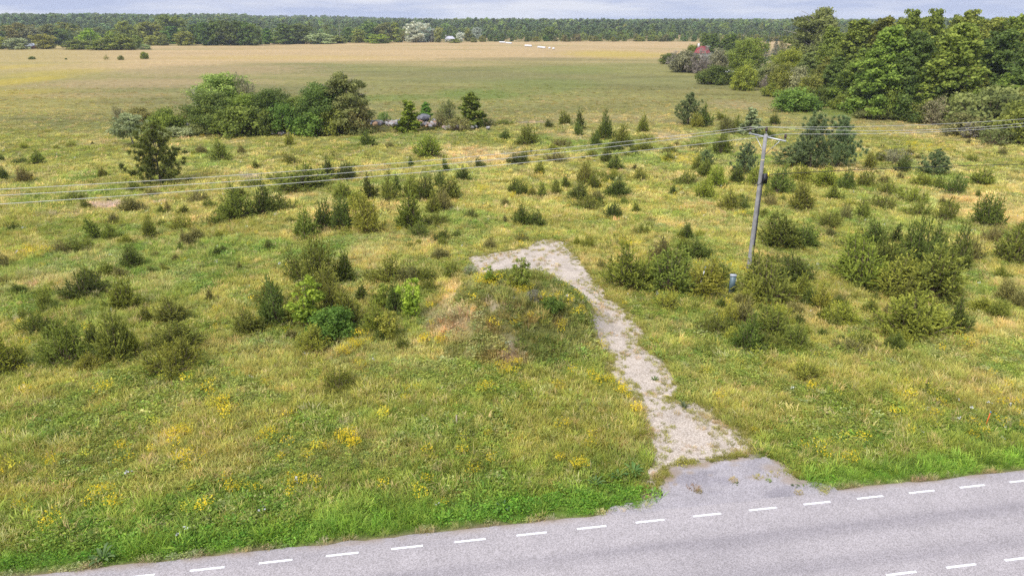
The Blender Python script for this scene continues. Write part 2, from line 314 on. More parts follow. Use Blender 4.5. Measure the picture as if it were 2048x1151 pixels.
# gravel track: a sheet over the meadow with a ragged edge
def speckle_mat(name, lo, hi, scale, mask=None, big=0.12, tint2=None):
    m, t, o = new_mat(name); g = N(t, 'ShaderNodeNewGeometry'); K = t.links.new
    v = N(t, 'ShaderNodeTexVoronoi'); v.inputs['Scale'].default_value = scale; n = N(t, 'ShaderNodeTexNoise'); n.inputs['Scale'].default_value = 0.9; n.inputs['Detail'].default_value = 7; n.inputs['Roughness'].default_value = 0.65
    n3 = N(t, 'ShaderNodeTexNoise'); n3.inputs['Scale'].default_value = scale * 0.6; n3.inputs['Detail'].default_value = 3
    mx = N(t, 'ShaderNodeMixRGB'); mx.inputs[1].default_value = (*lo, 1); mx.inputs[2].default_value = (*hi, 1)
    sepc = N(t, 'ShaderNodeSeparateColor'); ad = N(t, 'ShaderNodeMath', operation='ADD'); ad.use_clamp = True
    r0 = N(t, 'ShaderNodeMapRange'); r0.inputs['To Min'].default_value = -0.3; r0.inputs['To Max'].default_value = 0.3
    K(g.outputs['Position'], v.inputs['Vector']); K(g.outputs['Position'], n.inputs['Vector']); K(g.outputs['Position'], n3.inputs['Vector'])
    K(v.outputs['Color'], sepc.inputs[0]); K(n3.outputs['Fac'], r0.inputs['Value']); K(sepc.outputs[0], ad.inputs[0]); K(r0.outputs[0], ad.inputs[1]); K(ad.outputs[0], mx.inputs[0])
    r = N(t, 'ShaderNodeMapRange'); r.inputs['From Min'].default_value = 0.3; r.inputs['From Max'].default_value = 0.7; r.inputs['To Min'].default_value = 1 - big; r.inputs['To Max'].default_value = 1 + big
    vs = N(t, 'ShaderNodeVectorMath', operation='SCALE'); K(n.outputs['Fac'], r.inputs['Value']); K(mx.outputs[0], vs.inputs[0]); K(r.outputs[0], vs.inputs['Scale'])
    out = vs.outputs[0]
    if tint2:          # long worn strips along the road, from a point attribute
        a = N(t, 'ShaderNodeAttribute'); a.attribute_name = 'wear'; m2 = N(t, 'ShaderNodeMixRGB'); m2.blend_type = 'MULTIPLY'; m2.inputs[2].default_value = (*tint2, 1)
        K(a.outputs['Fac'], m2.inputs[0]); K(out, m2.inputs[1]); out = m2.outputs[0]
        a3 = N(t, 'ShaderNodeAttribute'); a3.attribute_name = 'dirt'; m3 = N(t, 'ShaderNodeMixRGB'); m3.inputs[2].default_value = (0.27, 0.20, 0.13, 1)
        K(a3.outputs['Fac'], m3.inputs[0]); K(out, m3.inputs[1]); out = m3.outputs[0]
    bp = N(t, 'ShaderNodeBump'); bp.inputs['Strength'].default_value = 0.5; bp.inputs['Distance'].default_value = 0.02
    p = N(t, 'ShaderNodeBsdfPrincipled'); p.inputs['Roughness'].default_value = 0.9; p.inputs['Specular IOR Level'].default_value = 0.2
    K(v.outputs['Distance'], bp.inputs['Height']); K(bp.outputs[0], p.inputs['Normal']); K(out, p.inputs['Base Color']); K(p.outputs[0], o.inputs[0]); return m
def sheet(name, x0, x1, y0, y1, step, keep, zf, mat, attrs=None):
    xs = np.arange(x0, x1, step); ys = np.arange(y0, y1, step); X, Y = np.meshgrid(xs, ys); n, m = X.shape; i = np.arange(n * m).reshape(n, m)
    k = keep(X, Y); kf = k[:-1, :-1] & k[1:, 1:] & k[:-1, 1:] & k[1:, :-1]
    Fq = np.stack([i[:-1, :-1], i[:-1, 1:], i[1:, 1:], i[1:, :-1]], -1)[kf].reshape(-1); used, inv = np.unique(Fq, return_inverse=True)
    V = np.stack([X, Y, zf(X, Y)], -1).reshape(-1, 3)[used]
    me = mesh_np(name, V, inv, 4, mat, None, True)
    for nm, fn in (attrs or {}).items():
        a = me.attributes.new(nm, 'FLOAT', 'POINT'); a.data.foreach_set('value', fn(V[:, 0], V[:, 1]).astype(np.float32))
    return ob(name, me, kind='structure')
M_gravel = speckle_mat('pale_gravel', (0.26, 0.21, 0.16), (0.55, 0.48, 0.40), 26, big=0.2)
def keep_track(X, Y):
    n3 = fbm(X, Y, 1.1, 2, 4); n1 = fbm(X, Y, 3.5, 3, 1)
    return (poly_sd(TRACK, X, Y) - 0.22 + (n3 - 0.5) * 0.7 + (n1 - 0.5) * 0.5 < 0.02) & (poly_sd(APRON, X, Y) > 0.05) & (road_off(X, Y) > 0.1)
sheet('gravel_track', -6, 14, 22, 58, 0.14, keep_track, lambda X, Y: height(X, Y) + 0.016, M_gravel)

# asphalt road with its two dashed lines, and the old asphalt apron of the track
M_road = speckle_mat('grey_asphalt', (0.235, 0.212, 0.205), (0.44, 0.402, 0.397), 38, big=0.07, tint2=(0.62, 0.62, 0.66))
def road_wear(X, Y):
    d = -road_off(X, Y); a = (X * RD[0] + Y * RD[1]); n = fbm(a * 0.12, d, 0.9, 3, 21)
    w = 0.5 * np.exp(-((d - 2.0) / 0.33) ** 2) + 0.45 * np.exp(-((d - 3.6) / 0.35) ** 2) + 0.25 * np.exp(-((d - 5.4) / 0.5) ** 2)
    return np.clip(w * smooth(0.25, 0.7, n) * 1.3 + 0.25 * smooth(0.55, 0.75, fbm(a * 0.2, d, 1.2, 2, 22)), 0, 1)
def road_dirt(X, Y):
    d = -road_off(X, Y); n = fbm(X, Y, 0.8, 3, 23)
    return 0.7 * smooth(0.42, 0.0, d + (n - 0.5) * 0.6) * smooth(0.3, 0.6, n) * smooth(0.5, 1.2, poly_sd(APRON, X, Y))
def build_road():
    a = np.arange(-120, 160.01, 0.25); d = np.concatenate([np.arange(0, 0.9, 0.1), np.arange(1, 8.9, 0.3)]); A, D = np.meshgrid(a, d)
    jit = (fbm(A, A * 0 + 3.3, 0.7, 3, 30) - 0.5) * 0.22; D2 = D + np.where(D < 0.05, jit, 0) + np.where((D >= .05) & (D < .25), jit * .6, 0)
    base = RP + RN * 0.62
    X = base[0] + RD[0] * A - RN[0] * D2; Y = base[1] + RD[1] * A - RN[1] * D2; Z = 0.012 + 0.02 * smooth(0, 4, D) - 0.03 * (D < 0.05)
    n, m = X.shape; i = np.arange(n * m).reshape(n, m); Fq = np.stack([i[:-1, :-1], i[1:, :-1], i[1:, 1:], i[:-1, 1:]], -1).reshape(-1)
    V = np.stack([X, Y, Z], -1).reshape(-1, 3); me = mesh_np('road', V, Fq, 4, M_road, None, True)
    for nm, fn in (('wear', road_wear), ('dirt', road_dirt)):
        at = me.attributes.new(nm, 'FLOAT', 'POINT'); at.data.foreach_set('value', fn(V[:, 0], V[:, 1]).astype(np.float32))
    return ob('road', me, kind='structure')
road = build_road()
M_paint = plain('white_road_paint', (0.70, 0.70, 0.69), 0.6, 0, 0.16, 14)
dash = Tri(); 
for k in range(6): dash.add([(k*.177, -.045, 0), ((k+1)*.177, -.045, 0), ((k+1)*.177, .045, 0), (k*.177, .045, 0)], [(0, 1, 2, 3)])
dash_me = dash.mesh('dash', M_paint)
def road_z(dist): return 0.012 + 0.02 * float(smooth(0, 4, dist)) + 0.005
def dashes(start, off, k0, k1):
    for k in range(k0, k1):
        p = start + RD * (2.131 * k) - RN * off
        o = ob('lane_dash', dash_me, road, (p[0], p[1], road_z(0.62 + off))); o.rotation_euler.z = math.atan2(RD[1], RD[0])
dashes(RP, 0.0, -2, 22)
c0 = np.array([11.94, 17.64]); offc = float((RP - c0) @ RN); s0 = c0 + RN * offc
dashes(s0, offc, -6, 8)

M_apron = speckle_mat('old_blue_grey_asphalt', (0.21, 0.19, 0.19), (0.41, 0.38, 0.385), 38, big=0.12, tint2=(0.7, 0.7, 0.74))
def keep_apron(X, Y):
    rd = road_off(X, Y); return (poly_sd(APRON, X, Y) - 0.9 * smooth(0.9, 0.2, rd) + (fbm(X, Y, 0.6, 3, 31) - 0.5) * 0.9 < 0.0) & (rd > -0.35)
def apron_dirt(X, Y):
    m = blob_mask(X, Y, [(1395,978,12,12),(1468,962,14,9,.8),(1382,945,14,6,.7),(1350,968,8,4,.8),(1545,935,30,12,.7),(1590,960,30,10,.7),(1515,955,30,6,.5),(1330,965,10,20,.6),(1470,930,20,4,.5),(1560,950,20,5,.6),(1420,950,10,4,.5)], 9, 0.6)
    sd = poly_sd(APRON, X, Y); return np.maximum(0.8 * m, 0.8 * smooth(-0.5, 0.0, sd + (fbm(X, Y, 0.6, 3, 33) - .5) * 0.9) * (Y > 22.5))
sheet('driveway_apron', 3, 14, 20, 26, 0.08, keep_apron, lambda X, Y: 0.004 + 0.016 * smooth(0.0, 1.0, road_off(X, Y)), M_apron, {'wear': lambda X, Y: smooth(0.5, 0.75, fbm(X * 0.5, Y, 0.7, 3, 34)) * 0.7, 'dirt': apron_dirt})

# ------------------------------------------------------------------ scattered ground cover
proto_col = {}
def protos(name, meshes):
    c = bpy.data.collections.new(name)
    for i, me in enumerate(meshes):
        o = bpy.data.objects.new(f'{name}_{i:02d}', me); c.objects.link(o)
    proto_col[name] = c; return c
def scatter(name, coll, P, rot, scl, idx, tcol, label=None, kind='stuff'):
    me = bpy.data.meshes.new(name); n = len(P); me.vertices.add(n); me.vertices.foreach_set('co', np.asarray(P, np.float32).ravel())
    for nm, ty, key, dat in (('rot', 'FLOAT_VECTOR', 'vector', rot), ('scl', 'FLOAT_VECTOR', 'vector', scl), ('idx', 'INT', 'value', idx), ('tc', 'FLOAT_COLOR', 'color', np.concatenate([tcol, np.ones((n, 1))], 1))):
        a = me.attributes.new(nm, ty, 'POINT'); a.data.foreach_set(key, np.ascontiguousarray(dat, np.int32 if ty == 'INT' else np.float32).ravel())
    o = ob(name, me, kind=kind)
    if label: o['label'] = label
    g = bpy.data.node_groups.new(name, 'GeometryNodeTree'); g.interface.new_socket('Geometry', in_out='INPUT', socket_type='NodeSocketGeometry'); g.interface.new_socket('Geometry', in_out='OUTPUT', socket_type='NodeSocketGeometry')
    gi = N(g, 'NodeGroupInput'); go = N(g, 'NodeGroupOutput'); ip = N(g, 'GeometryNodeInstanceOnPoints'); ci = N(g, 'GeometryNodeCollectionInfo')
    ci.inputs['Collection'].default_value = coll; ci.inputs['Separate Children'].default_value = True; ci.inputs['Reset Children'].default_value = True
    def na(nm, ty): q = N(g, 'GeometryNodeInputNamedAttribute'); q.data_type = ty; q.inputs['Name'].default_value = nm; return [s for s in q.outputs if s.enabled and s.name == 'Attribute'][0]
    er = N(g, 'FunctionNodeEulerToRotation'); K = g.links.new
    ip.inputs['Pick Instance'].default_value = True
    K(gi.outputs[0], ip.inputs['Points']); K(ci.outputs[0], ip.inputs['Instance']); K(na('idx', 'INT'), ip.inputs['Instance Index'])
    K(na('rot', 'FLOAT_VECTOR'), er.inputs[0]); K(er.outputs[0], ip.inputs['Rotation']); K(na('scl', 'FLOAT_VECTOR'), ip.inputs['Scale']); K(ip.outputs[0], go.inputs[0])
    md = o.modifiers.new('scatter', 'NODES'); md.node_group = g; return o

def tuft_mesh(rs, n, h, spread, w, lean=0.5, seed_head=0.0):
    """grass tuft: tapering two-piece bent blades"""
    V = []; F = []; T = []
    for i in range(n):
        a = rs.rand() * 6.283; r = spread * math.sqrt(rs.rand()); x, y = r * math.cos(a), r * math.sin(a)
        b = a + rs.randn() * 0.8; ln = lean * (0.3 + rs.rand()); hh = h * (0.5 + 0.6 * rs.rand()); d = np.array([math.cos(b), math.sin(b)])
        p = np.array([-d[1], d[0]]) if rs.rand() < .5 else np.array([1.0, 0.0]); ww = w * (0.6 + 0.8 * rs.rand())
        m = np.array([x, y]) + d * ln * hh * 0.35; e = np.array([x, y]) + d * ln * hh
        k = len(V)
        V += [(x - p[0]*ww/2, y - p[1]*ww/2, -0.03), (x + p[0]*ww/2, y + p[1]*ww/2, -0.03), (*(m + p * ww * 0.45), hh * 0.6), (*(m - p * ww * 0.45), hh * 0.6), (e[0] + p[0]*ww*.12, e[1] + p[1]*ww*.12, hh * (1 - 0.25 * ln)), (e[0] - p[0]*ww*.12, e[1] - p[1]*ww*.12, hh * (1 - 0.25 * ln))]
        F += [(k, k+1, k+2, k+3), (k+3, k+2, k+4, k+5)]; t = rs.rand(); T += [t * .7, min(1, t * .7 + .3)]
    return mesh_np('tuft', V, np.array(F).ravel(), 4, M_grass, T)
def herb_mesh(rs, n, h, spread, s):
    """leafy herb: small leaves round upright stems"""
    V = []; F = []; T = []
    for i in range(n):
        a = rs.rand() * 6.283; r = spread * math.sqrt(rs.rand()); z = h * (0.15 + 0.85 * rs.rand() ** 0.7) * (1 - 0.5 * (r / spread) ** 2)
        c = np.array([r * math.cos(a), r * math.sin(a), z]); d = rs.randn(3); d[2] = abs(d[2]) * .5; d /= np.linalg.norm(d); q = np.cross(d, rs.randn(3)); q /= np.linalg.norm(q); l = s * (0.6 + .8 * rs.rand())
        k = len(V); V += [c, c + d * l * .5 + q * l * .28, c + d * l, c + d * l * .5 - q * l * .28]; F.append((k, k+1, k+2, k+3)); T.append(rs.rand())
    return mesh_np('herb', V, np.array(F).ravel(), 4, M_grass, T)
rs = np.random.RandomState(11)
tufts = [tuft_mesh(rs, 34, 0.34, 0.24, 0.022, 0.6) for _ in range(5)] + [tuft_mesh(rs, 30, 0.55, 0.20, 0.018, 0.45) for _ in range(3)] + [herb_mesh(rs, 55, 0.32, 0.26, 0.09) for _ in range(3)] + [tuft_mesh(rs, 40, 0.26, 0.5, 0.05, 0.9) for _ in range(2)]
C_tuft = protos('tuft_source', tufts)       # 0-4 short, 5-7 tall, 8-10 herb, 11-12 wide tuft for the distance

def sample_view(n, y0, y1, power, umin=-480, umax=2530):
    """random points in the wedge the photograph can see (and a margin); density falls with distance**power"""
    a = 2 - power; t = rs.rand(n)
    Y = (y0 ** a + (y1 ** a - y0 ** a) * t) ** (1 / a) if abs(a) > 1e-6 else y0 * (y1 / y0) ** t
    X = (umin + (umax - umin) * rs.rand(n) - CX) / F_PX * depth(Y); return X, Y
def grass_cover():
    X1, Y1 = sample_view(118000, 17.5, 75, 0.9); X2, Y2 = sample_view(82000, 60, 230, 1.1)
    X = np.concatenate([X1, X2]); Y = np.concatenate([Y1, Y2]); farm = np.concatenate([np.zeros(len(X1), bool), np.ones(len(X2), bool)])
    c, g, v, sd = ground_color(X, Y); rd = road_off(X, Y); sdA = poly_sd(APRON, X, Y)
    bare = blob_mask(X, Y, BARE, 4, 0.5)
    n5 = fbm(X, Y, 2.3, 3, 50)
    seam = np.concatenate([np.array(ground(np.interp(q_, [0, .25, .45, 1], [1290, 1328, 1335, 1495]), np.interp(q_, [0, .25, .45, 1], [985, 950, 932, 908]))).T for q_ in [rs.rand(230)]]) + rs.randn(230, 2) * 0.10
    e1 = np.stack([-6 + 20 * rs.rand(60000), 22 + 36 * rs.rand(60000)], 1); es = poly_sd(TRACK, e1[:, 0], e1[:, 1]) + (fbm(e1[:, 0], e1[:, 1], .8, 2, 58) - .5) * 1.2; e1 = e1[((np.abs(es - .30) < .26) | ((es > -.75) & (es < .1) & (rs.rand(len(es)) < .16))) & (poly_sd(APRON, e1[:, 0], e1[:, 1]) > -.02) & (road_off(e1[:, 0], e1[:, 1]) > .1)][:5200]
    q2 = rs.rand(260); seam = np.concatenate([seam, np.array(ground(1530 + 112 * q2, 905 + 80 * q2)).T + rs.randn(260, 2) * .14])
    ks = seam[fbm(seam[:, 0], seam[:, 1], .7, 2, 57) > .47]
    keep = (rd > 0.06) & (sdA > -0.02) & (rs.rand(len(X)) > 0.97 * g ** 0.8 * (1 - 0.8 * smooth(.52, .66, fbm(X, Y, 0.9, 2, 55)))) & (rs.rand(len(X)) > 0.8 * bare) & ~((sd < -0.4) & (rs.rand(len(X)) < 0.25)) & (rs.rand(len(X)) > smooth(80, 225, Y))
    X, Y, c, g, v, rd, sd, n5, farm = (q[keep] for q in (X, Y, c, g, v, rd, sd, n5, farm)); n = len(X)
    SEAM = np.concatenate([ks, e1])
    tall = fbm(X, Y, 4.0, 3, 51); herb = fbm(X, Y, 2.6, 3, 52)
    idx = rs.randint(0, 5, n); q = rs.rand(n)
    idx = np.where(q < 0.5 * smooth(0.45, 0.65, tall), rs.randint(5, 8, n), idx)
    mr_ = np.sqrt(((X - MOUND[0]) / MOUND[2]) ** 2 + ((Y - MOUND[1]) / MOUND[3]) ** 2)
    idx = np.where(rs.rand(n) < 0.7 * smooth(0.47, 0.62, herb) + 0.3 * (mr_ < 1), rs.randint(8, 11, n), idx)
    idx = np.where(farm, rs.randint(11, 13, n), idx)
    s = (0.6 + 0.8 * rs.rand(n)) * (0.7 + 0.65 * n5) * np.where(farm, 1.15, 1.0)
    s = np.where(v > 0.4, s * 0.95, s); s = np.where((rd < 0.5), s * 0.55, s); s = np.where(g > 0.5, s * 0.5, s)
    s = s * (1 - 0.3 * smooth(60, 150, Y))
    sz = 0.62 * s * (0.8 + 0.5 * rs.rand(n)) * np.where(mr_ < 1, 1.2, 1.0)
    jit = np.exp(rs.randn(n, 1) * 0.16) * np.exp(rs.randn(n, 3) * np.array([0.07, 0.04, 0.10]))
    dry = ((rs.rand(n) < 0.15) & (v < .4))[:, None]; c2 = np.where(dry, c * 0.45 + np.array([0.29, 0.235, 0.12]) * 0.55, c)
    herbm = ((idx >= 8) & (idx <= 10))[:, None]; c2 = np.where(herbm, c2 * np.array([0.68, 0.82, 0.7]), c2)
    c2 = np.where((g > 0.5)[:, None], np.where(rs.rand(n, 1) < .5, np.array([[0.15, 0.145, 0.055]]), np.array([[0.22, 0.18, 0.10]])), c2)
    c2 = c2 * jit * np.array([3.0, 2.86, 2.9]) * (1 - 0.40 * smooth(85, 190, Y))[:, None]
    rot = np.stack([rs.randn(n) * 0.12, rs.randn(n) * 0.12 + 0.16, rs.rand(n) * 6.283], 1)
    P = np.stack([X, Y, height(X, Y)], 1)
    m = len(SEAM); P = np.concatenate([P, np.stack([SEAM[:, 0], SEAM[:, 1], height(SEAM[:, 0], SEAM[:, 1]) + .02], 1)]); rot = np.concatenate([rot, np.stack([rs.randn(m) * .1, rs.randn(m) * .1, rs.rand(m) * 6.28], 1)]); s2 = .25 + .35 * rs.rand(m); s = np.concatenate([s, s2]); sz = np.concatenate([sz, s2 * .6]); idx = np.concatenate([idx, rs.randint(0, 5, m)]); c2 = np.concatenate([c2, np.array([.40, .385, .095]) * np.exp(rs.randn(m, 1) * .2)])
    scatter('meadow_grass', C_tuft, P, rot, np.stack([s, s, sz], 1), idx, c2, 'yellow-green meadow grass and herbs covering the open ground')
grass_cover()

def dots_mesh(rs, n, h, spread, s, mat):
    V = []; F = []; T = []
    for i in range(n):
        a = rs.rand() * 6.283; r = spread * math.sqrt(rs.rand()); z = h * (0.55 + 0.45 * rs.rand()); c = np.array([r * math.cos(a), r * math.sin(a), z])
        d = np.array([rs.randn(), rs.randn(), 0.6 * rs.randn()]); d /= np.linalg.norm(d); q = np.cross(d, (rs.randn() * .5, rs.randn() * .5, 1)); q /= np.linalg.norm(q); l = s * (0.6 + .8 * rs.rand())
        k = len(V); V += [c - d*l*.5, c + q*l*.4, c + d*l*.5, c - q*l*.4]; F.append((k, k+1, k+2, k+3)); T.append(rs.rand())
    return mesh_np('flower_heads', V, np.array(F).ravel(), 4, mat, T)
C_yel = protos('flower_source', [dots_mesh(rs, 46, 0.5, 0.24, 0.05, M_grass) for _ in range(4)])
C_wht = protos('white_source', [dots_mesh(rs, 5, 0.45, 0.12, 0.075, M_grass) for _ in range(3)])
def flowers():
    X, Y = sample_view(122000, 19, 130, 0.9); m = blob_mask(X, Y, YEL, 0, 0.6) ** 1.5; fg = 0.05 * smooth(0.5, 0.7, fbm(X, Y, 3, 3, 60)) * smooth(45, 25, Y) + 0.002
    k = rs.rand(len(X)) < np.maximum(m * 0.75, fg); k &= (road_off(X, Y) > 1.2) & (poly_sd(TRACK, X, Y) > 0.1); X, Y = X[k], Y[k]; n = len(X)
    c = np.array([0.80, 0.62, 0.04]) * np.exp(rs.randn(n, 1) * 0.15) * np.where(rs.rand(n, 1) < 0.3, np.array([[0.8, 0.95, 1.6]]), 1.0)
    s = 0.75 + 0.65 * rs.rand(n)
    scatter('yellow_wildflowers', C_yel, np.stack([X, Y, height(X, Y)], 1), np.stack([rs.randn(n) * .1, rs.randn(n) * .1, rs.rand(n) * 6.28], 1), np.stack([s, s, s * (.7 + .6 * rs.rand(n))], 1), rs.randint(0, 4, n), c, 'patches of yellow bedstraw flowers among the meadow grass')
    X, Y = sample_view(12000, 19, 110, 0.8); d = 0.02 + 0.10 * smooth(0.52, 0.7, fbm(X, Y, 5, 3, 61)) * smooth(1350, 1500, project(X, Y)[0]) + 0.4 * blob_mask(X, Y, [(785,262,30,8),(740,258,20,6),(310,312,40,8,.6),(130,310,30,6,.5),(1280,600,40,14,.5),(2020,840,40,14,.6),(1800,700,60,30,.3),(410,920,20,12,.6),(120,545,40,20,.4),(350,1075,60,12,.4)], 8)
    k = (rs.rand(len(X)) < d) & (road_off(X, Y) > 0.8) & (poly_sd(TRACK, X, Y) > 0.2); X, Y = X[k], Y[k]; n = len(X); s = 0.7 + 0.6 * rs.rand(n)
    scatter('white_wildflowers', C_wht, np.stack([X, Y, height(X, Y)], 1), np.stack([rs.randn(n) * .1, rs.randn(n) * .1, rs.rand(n) * 6.28], 1), np.stack([s, s, s], 1), rs.randint(0, 3, n), np.full((n, 3), 0.72), 'scattered white yarrow flower heads in the meadow')
flowers()
# ------------------------------------------------------------------ plant builders (each returns crown mesh and stem mesh, 1 m high and 1 m wide)
def unit(v): return v / (np.linalg.norm(v, axis=-1, keepdims=True) + 1e-9)
def finish(C, D, W, tint, stems, name, wood, leaf, shape='rhomb', norm=True, stem_name='stem'):
    n = len(C)
    if shape == 'needle': V = np.stack([C - W, C + W, C + D], 1).reshape(-1, 3); k = 3
    else: V = np.stack([C, C + D * 0.55 + W, C + D, C + D * 0.55 - W], 1).reshape(-1, 3); k = 4
    SV = np.concatenate(stems.V) if stems.V else None
    if norm:
        zt = np.percentile(V[:, 2], 99.7); w = (np.percentile(np.abs(V[:, 0]), 98) + np.percentile(np.abs(V[:, 1]), 98))
        sc3 = np.array([1 / w, 1 / w, 1 / zt]); V = V * sc3
        if SV is not None: SV = SV * sc3
    cm = mesh_np(name, V, np.arange(n * k), k, leaf, tint)
    sm = mesh_np(stem_name, SV, np.concatenate(stems.F), 4, wood, None, True) if SV is not None else None
    return cm, sm

def juniper(seed, kind):
    """many ascending plumes whose tips lie on a cone, dome or mat; green needle shoots along every plume"""
    rs = np.random.RandomState(seed); st = Tri(); Cs = []; Ds = []; Ws = []; Ts = []; H = 2.0
    ns, Rm, nsh0 = {'C': (30, 0.80, 13), 'N': (17, 0.42, 13), 'B': (36, 1.10, 13), 'S': (28, 1.5, 11), 'L': (26, 1.2, 11), 'T': (6, 0.75, 6)}[kind]
    off = rs.randn(2) * 0.12
    lead = rs.rand(3) * 6.283
    for i in range(ns):
        q = math.sqrt((i + .35) / ns); az = i * 2.39996 + rs.rand() * 0.7; q *= 0.85 + 0.3 * rs.rand()
        zt = {'C': H * (1.0 - 0.92 * q), 'N': H * (1.0 - 0.88 * q ** 1.2), 'B': H * (0.95 - 0.72 * q ** 1.6), 'S': H * (0.62 - 0.36 * q ** 1.2), 'L': H * (0.85 - 0.62 * q ** 1.3), 'T': H * (1.0 - .75 * q)}[kind]
        zt *= 0.82 + 0.36 * rs.rand()
        if kind in 'BS': zt *= 1 + 0.28 * max(math.cos(az - a_) for a_ in lead[:2]) ** 5 * (q < .8)
        r = Rm * q * (1 + 0.22 * math.cos(az * 2 + lead[2]) + 0.15 * rs.randn())
        tip = np.array([math.cos(az) * r + off[0] * zt, math.sin(az) * r + off[1] * zt, zt])
        if kind == 'L': tip[0] += 0.55 * zt
        b = np.array([math.cos(az), math.sin(az), 0]) * min(.22, r * .25); t = np.linspace(0, 1, 7)[:, None]; v = tip - b
        Pst = b + v * t + np.array([math.cos(az), math.sin(az), -0.2]) * (t * (1 - t)) * r * 0.45 + rs.randn(7, 3) * 0.02; Pst[:, 2] = np.maximum(Pst[:, 2], .02); ln = np.linalg.norm(v)
        st.tube(Pst[[0, 2, 4, 6]], np.array([0.028, 0.02, 0.013, 0.005]) * (1 if kind != 'T' else .7), 4, False)
        nsh = max(4, int(nsh0 * (0.5 + .55 * ln) * (0.8 + 0.4 * rs.rand())))
        for k_ in range(nsh):
            u = (0.22 if kind != 'T' else .35) + 0.78 * (k_ + rs.rand()) / nsh; k = min(.999, u) * 6; i0 = int(k); p = Pst[i0] * (1 - (k - i0)) + Pst[i0 + 1] * (k - i0)
            tan = unit(Pst[i0 + 1] - Pst[i0]); rad = unit(rs.randn(3)); rad = unit(rad - tan * (rad @ tan))
            sl = (0.56 - 0.24 * u) * (0.6 + 0.8 * rs.rand()) * {'C': .9, 'N': .6, 'B': 1.0, 'S': .95, 'L': 1.0, 'T': .6}[kind]
            sd = unit(tan * 0.65 + rad * 0.85 + np.array([math.cos(az) * .25, math.sin(az) * .25, 0.02]))
            if k_ == nsh - 1: sd = unit(tan + np.array([0, 0, .15])); sl *= 1.2
            m = int(17 * (0.5 + sl * 1.7)); sq = rs.rand(m, 1) ** 0.85
            c = p + sd * sl * sq + np.array([0, 0, (-0.22 if kind in 'BSL' and rs.rand() < .5 else .08) * sl]) * sq ** 2
            nd = unit(sd * (0.5 + 0.5 * sq) + unit(rs.randn(m, 3)) * 0.42) * (0.105 * (0.6 + .7 * rs.rand(m, 1)) * (1.1 - .4 * sq))
            w = unit(np.cross(nd, rs.randn(m, 3))) * 0.029
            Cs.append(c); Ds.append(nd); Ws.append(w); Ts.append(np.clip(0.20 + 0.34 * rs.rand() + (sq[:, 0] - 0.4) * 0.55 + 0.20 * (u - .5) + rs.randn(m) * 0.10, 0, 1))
    return finish(np.concatenate(Cs), np.concatenate(Ds), np.concatenate(Ws), np.concatenate(Ts), st, 'foliage', M_twig, M_needle, 'needle')

def blob_leaves(rs, B, Rb, n, s, flat=0.8, droop=0.0, up=0.35, aspect=0.42):
    """n leaves spread over lobes at B (m,3) with radii Rb"""
    pr = Rb ** 2 / (Rb ** 2).sum(); bi = rs.choice(len(B), n, p=pr); u = unit(rs.randn(n, 3) + np.array([0, 0, up])); r = Rb[bi][:, None]
    C = B[bi] + u * r * (0.40 + 0.80 * rs.rand(n, 1) ** 1.3) * np.array([1, 1, flat])
    nn = unit(u + rs.randn(n, 3) * 0.55); d = unit(np.cross(nn, rs.randn(n, 3)) + np.array([0, 0, -droop])); l = s * (0.65 + 0.7 * rs.rand(n, 1))
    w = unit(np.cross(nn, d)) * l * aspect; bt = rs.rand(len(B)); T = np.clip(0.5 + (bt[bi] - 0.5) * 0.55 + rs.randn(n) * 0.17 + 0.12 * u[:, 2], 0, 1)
    return C - d * l * .5, d * l, w, T
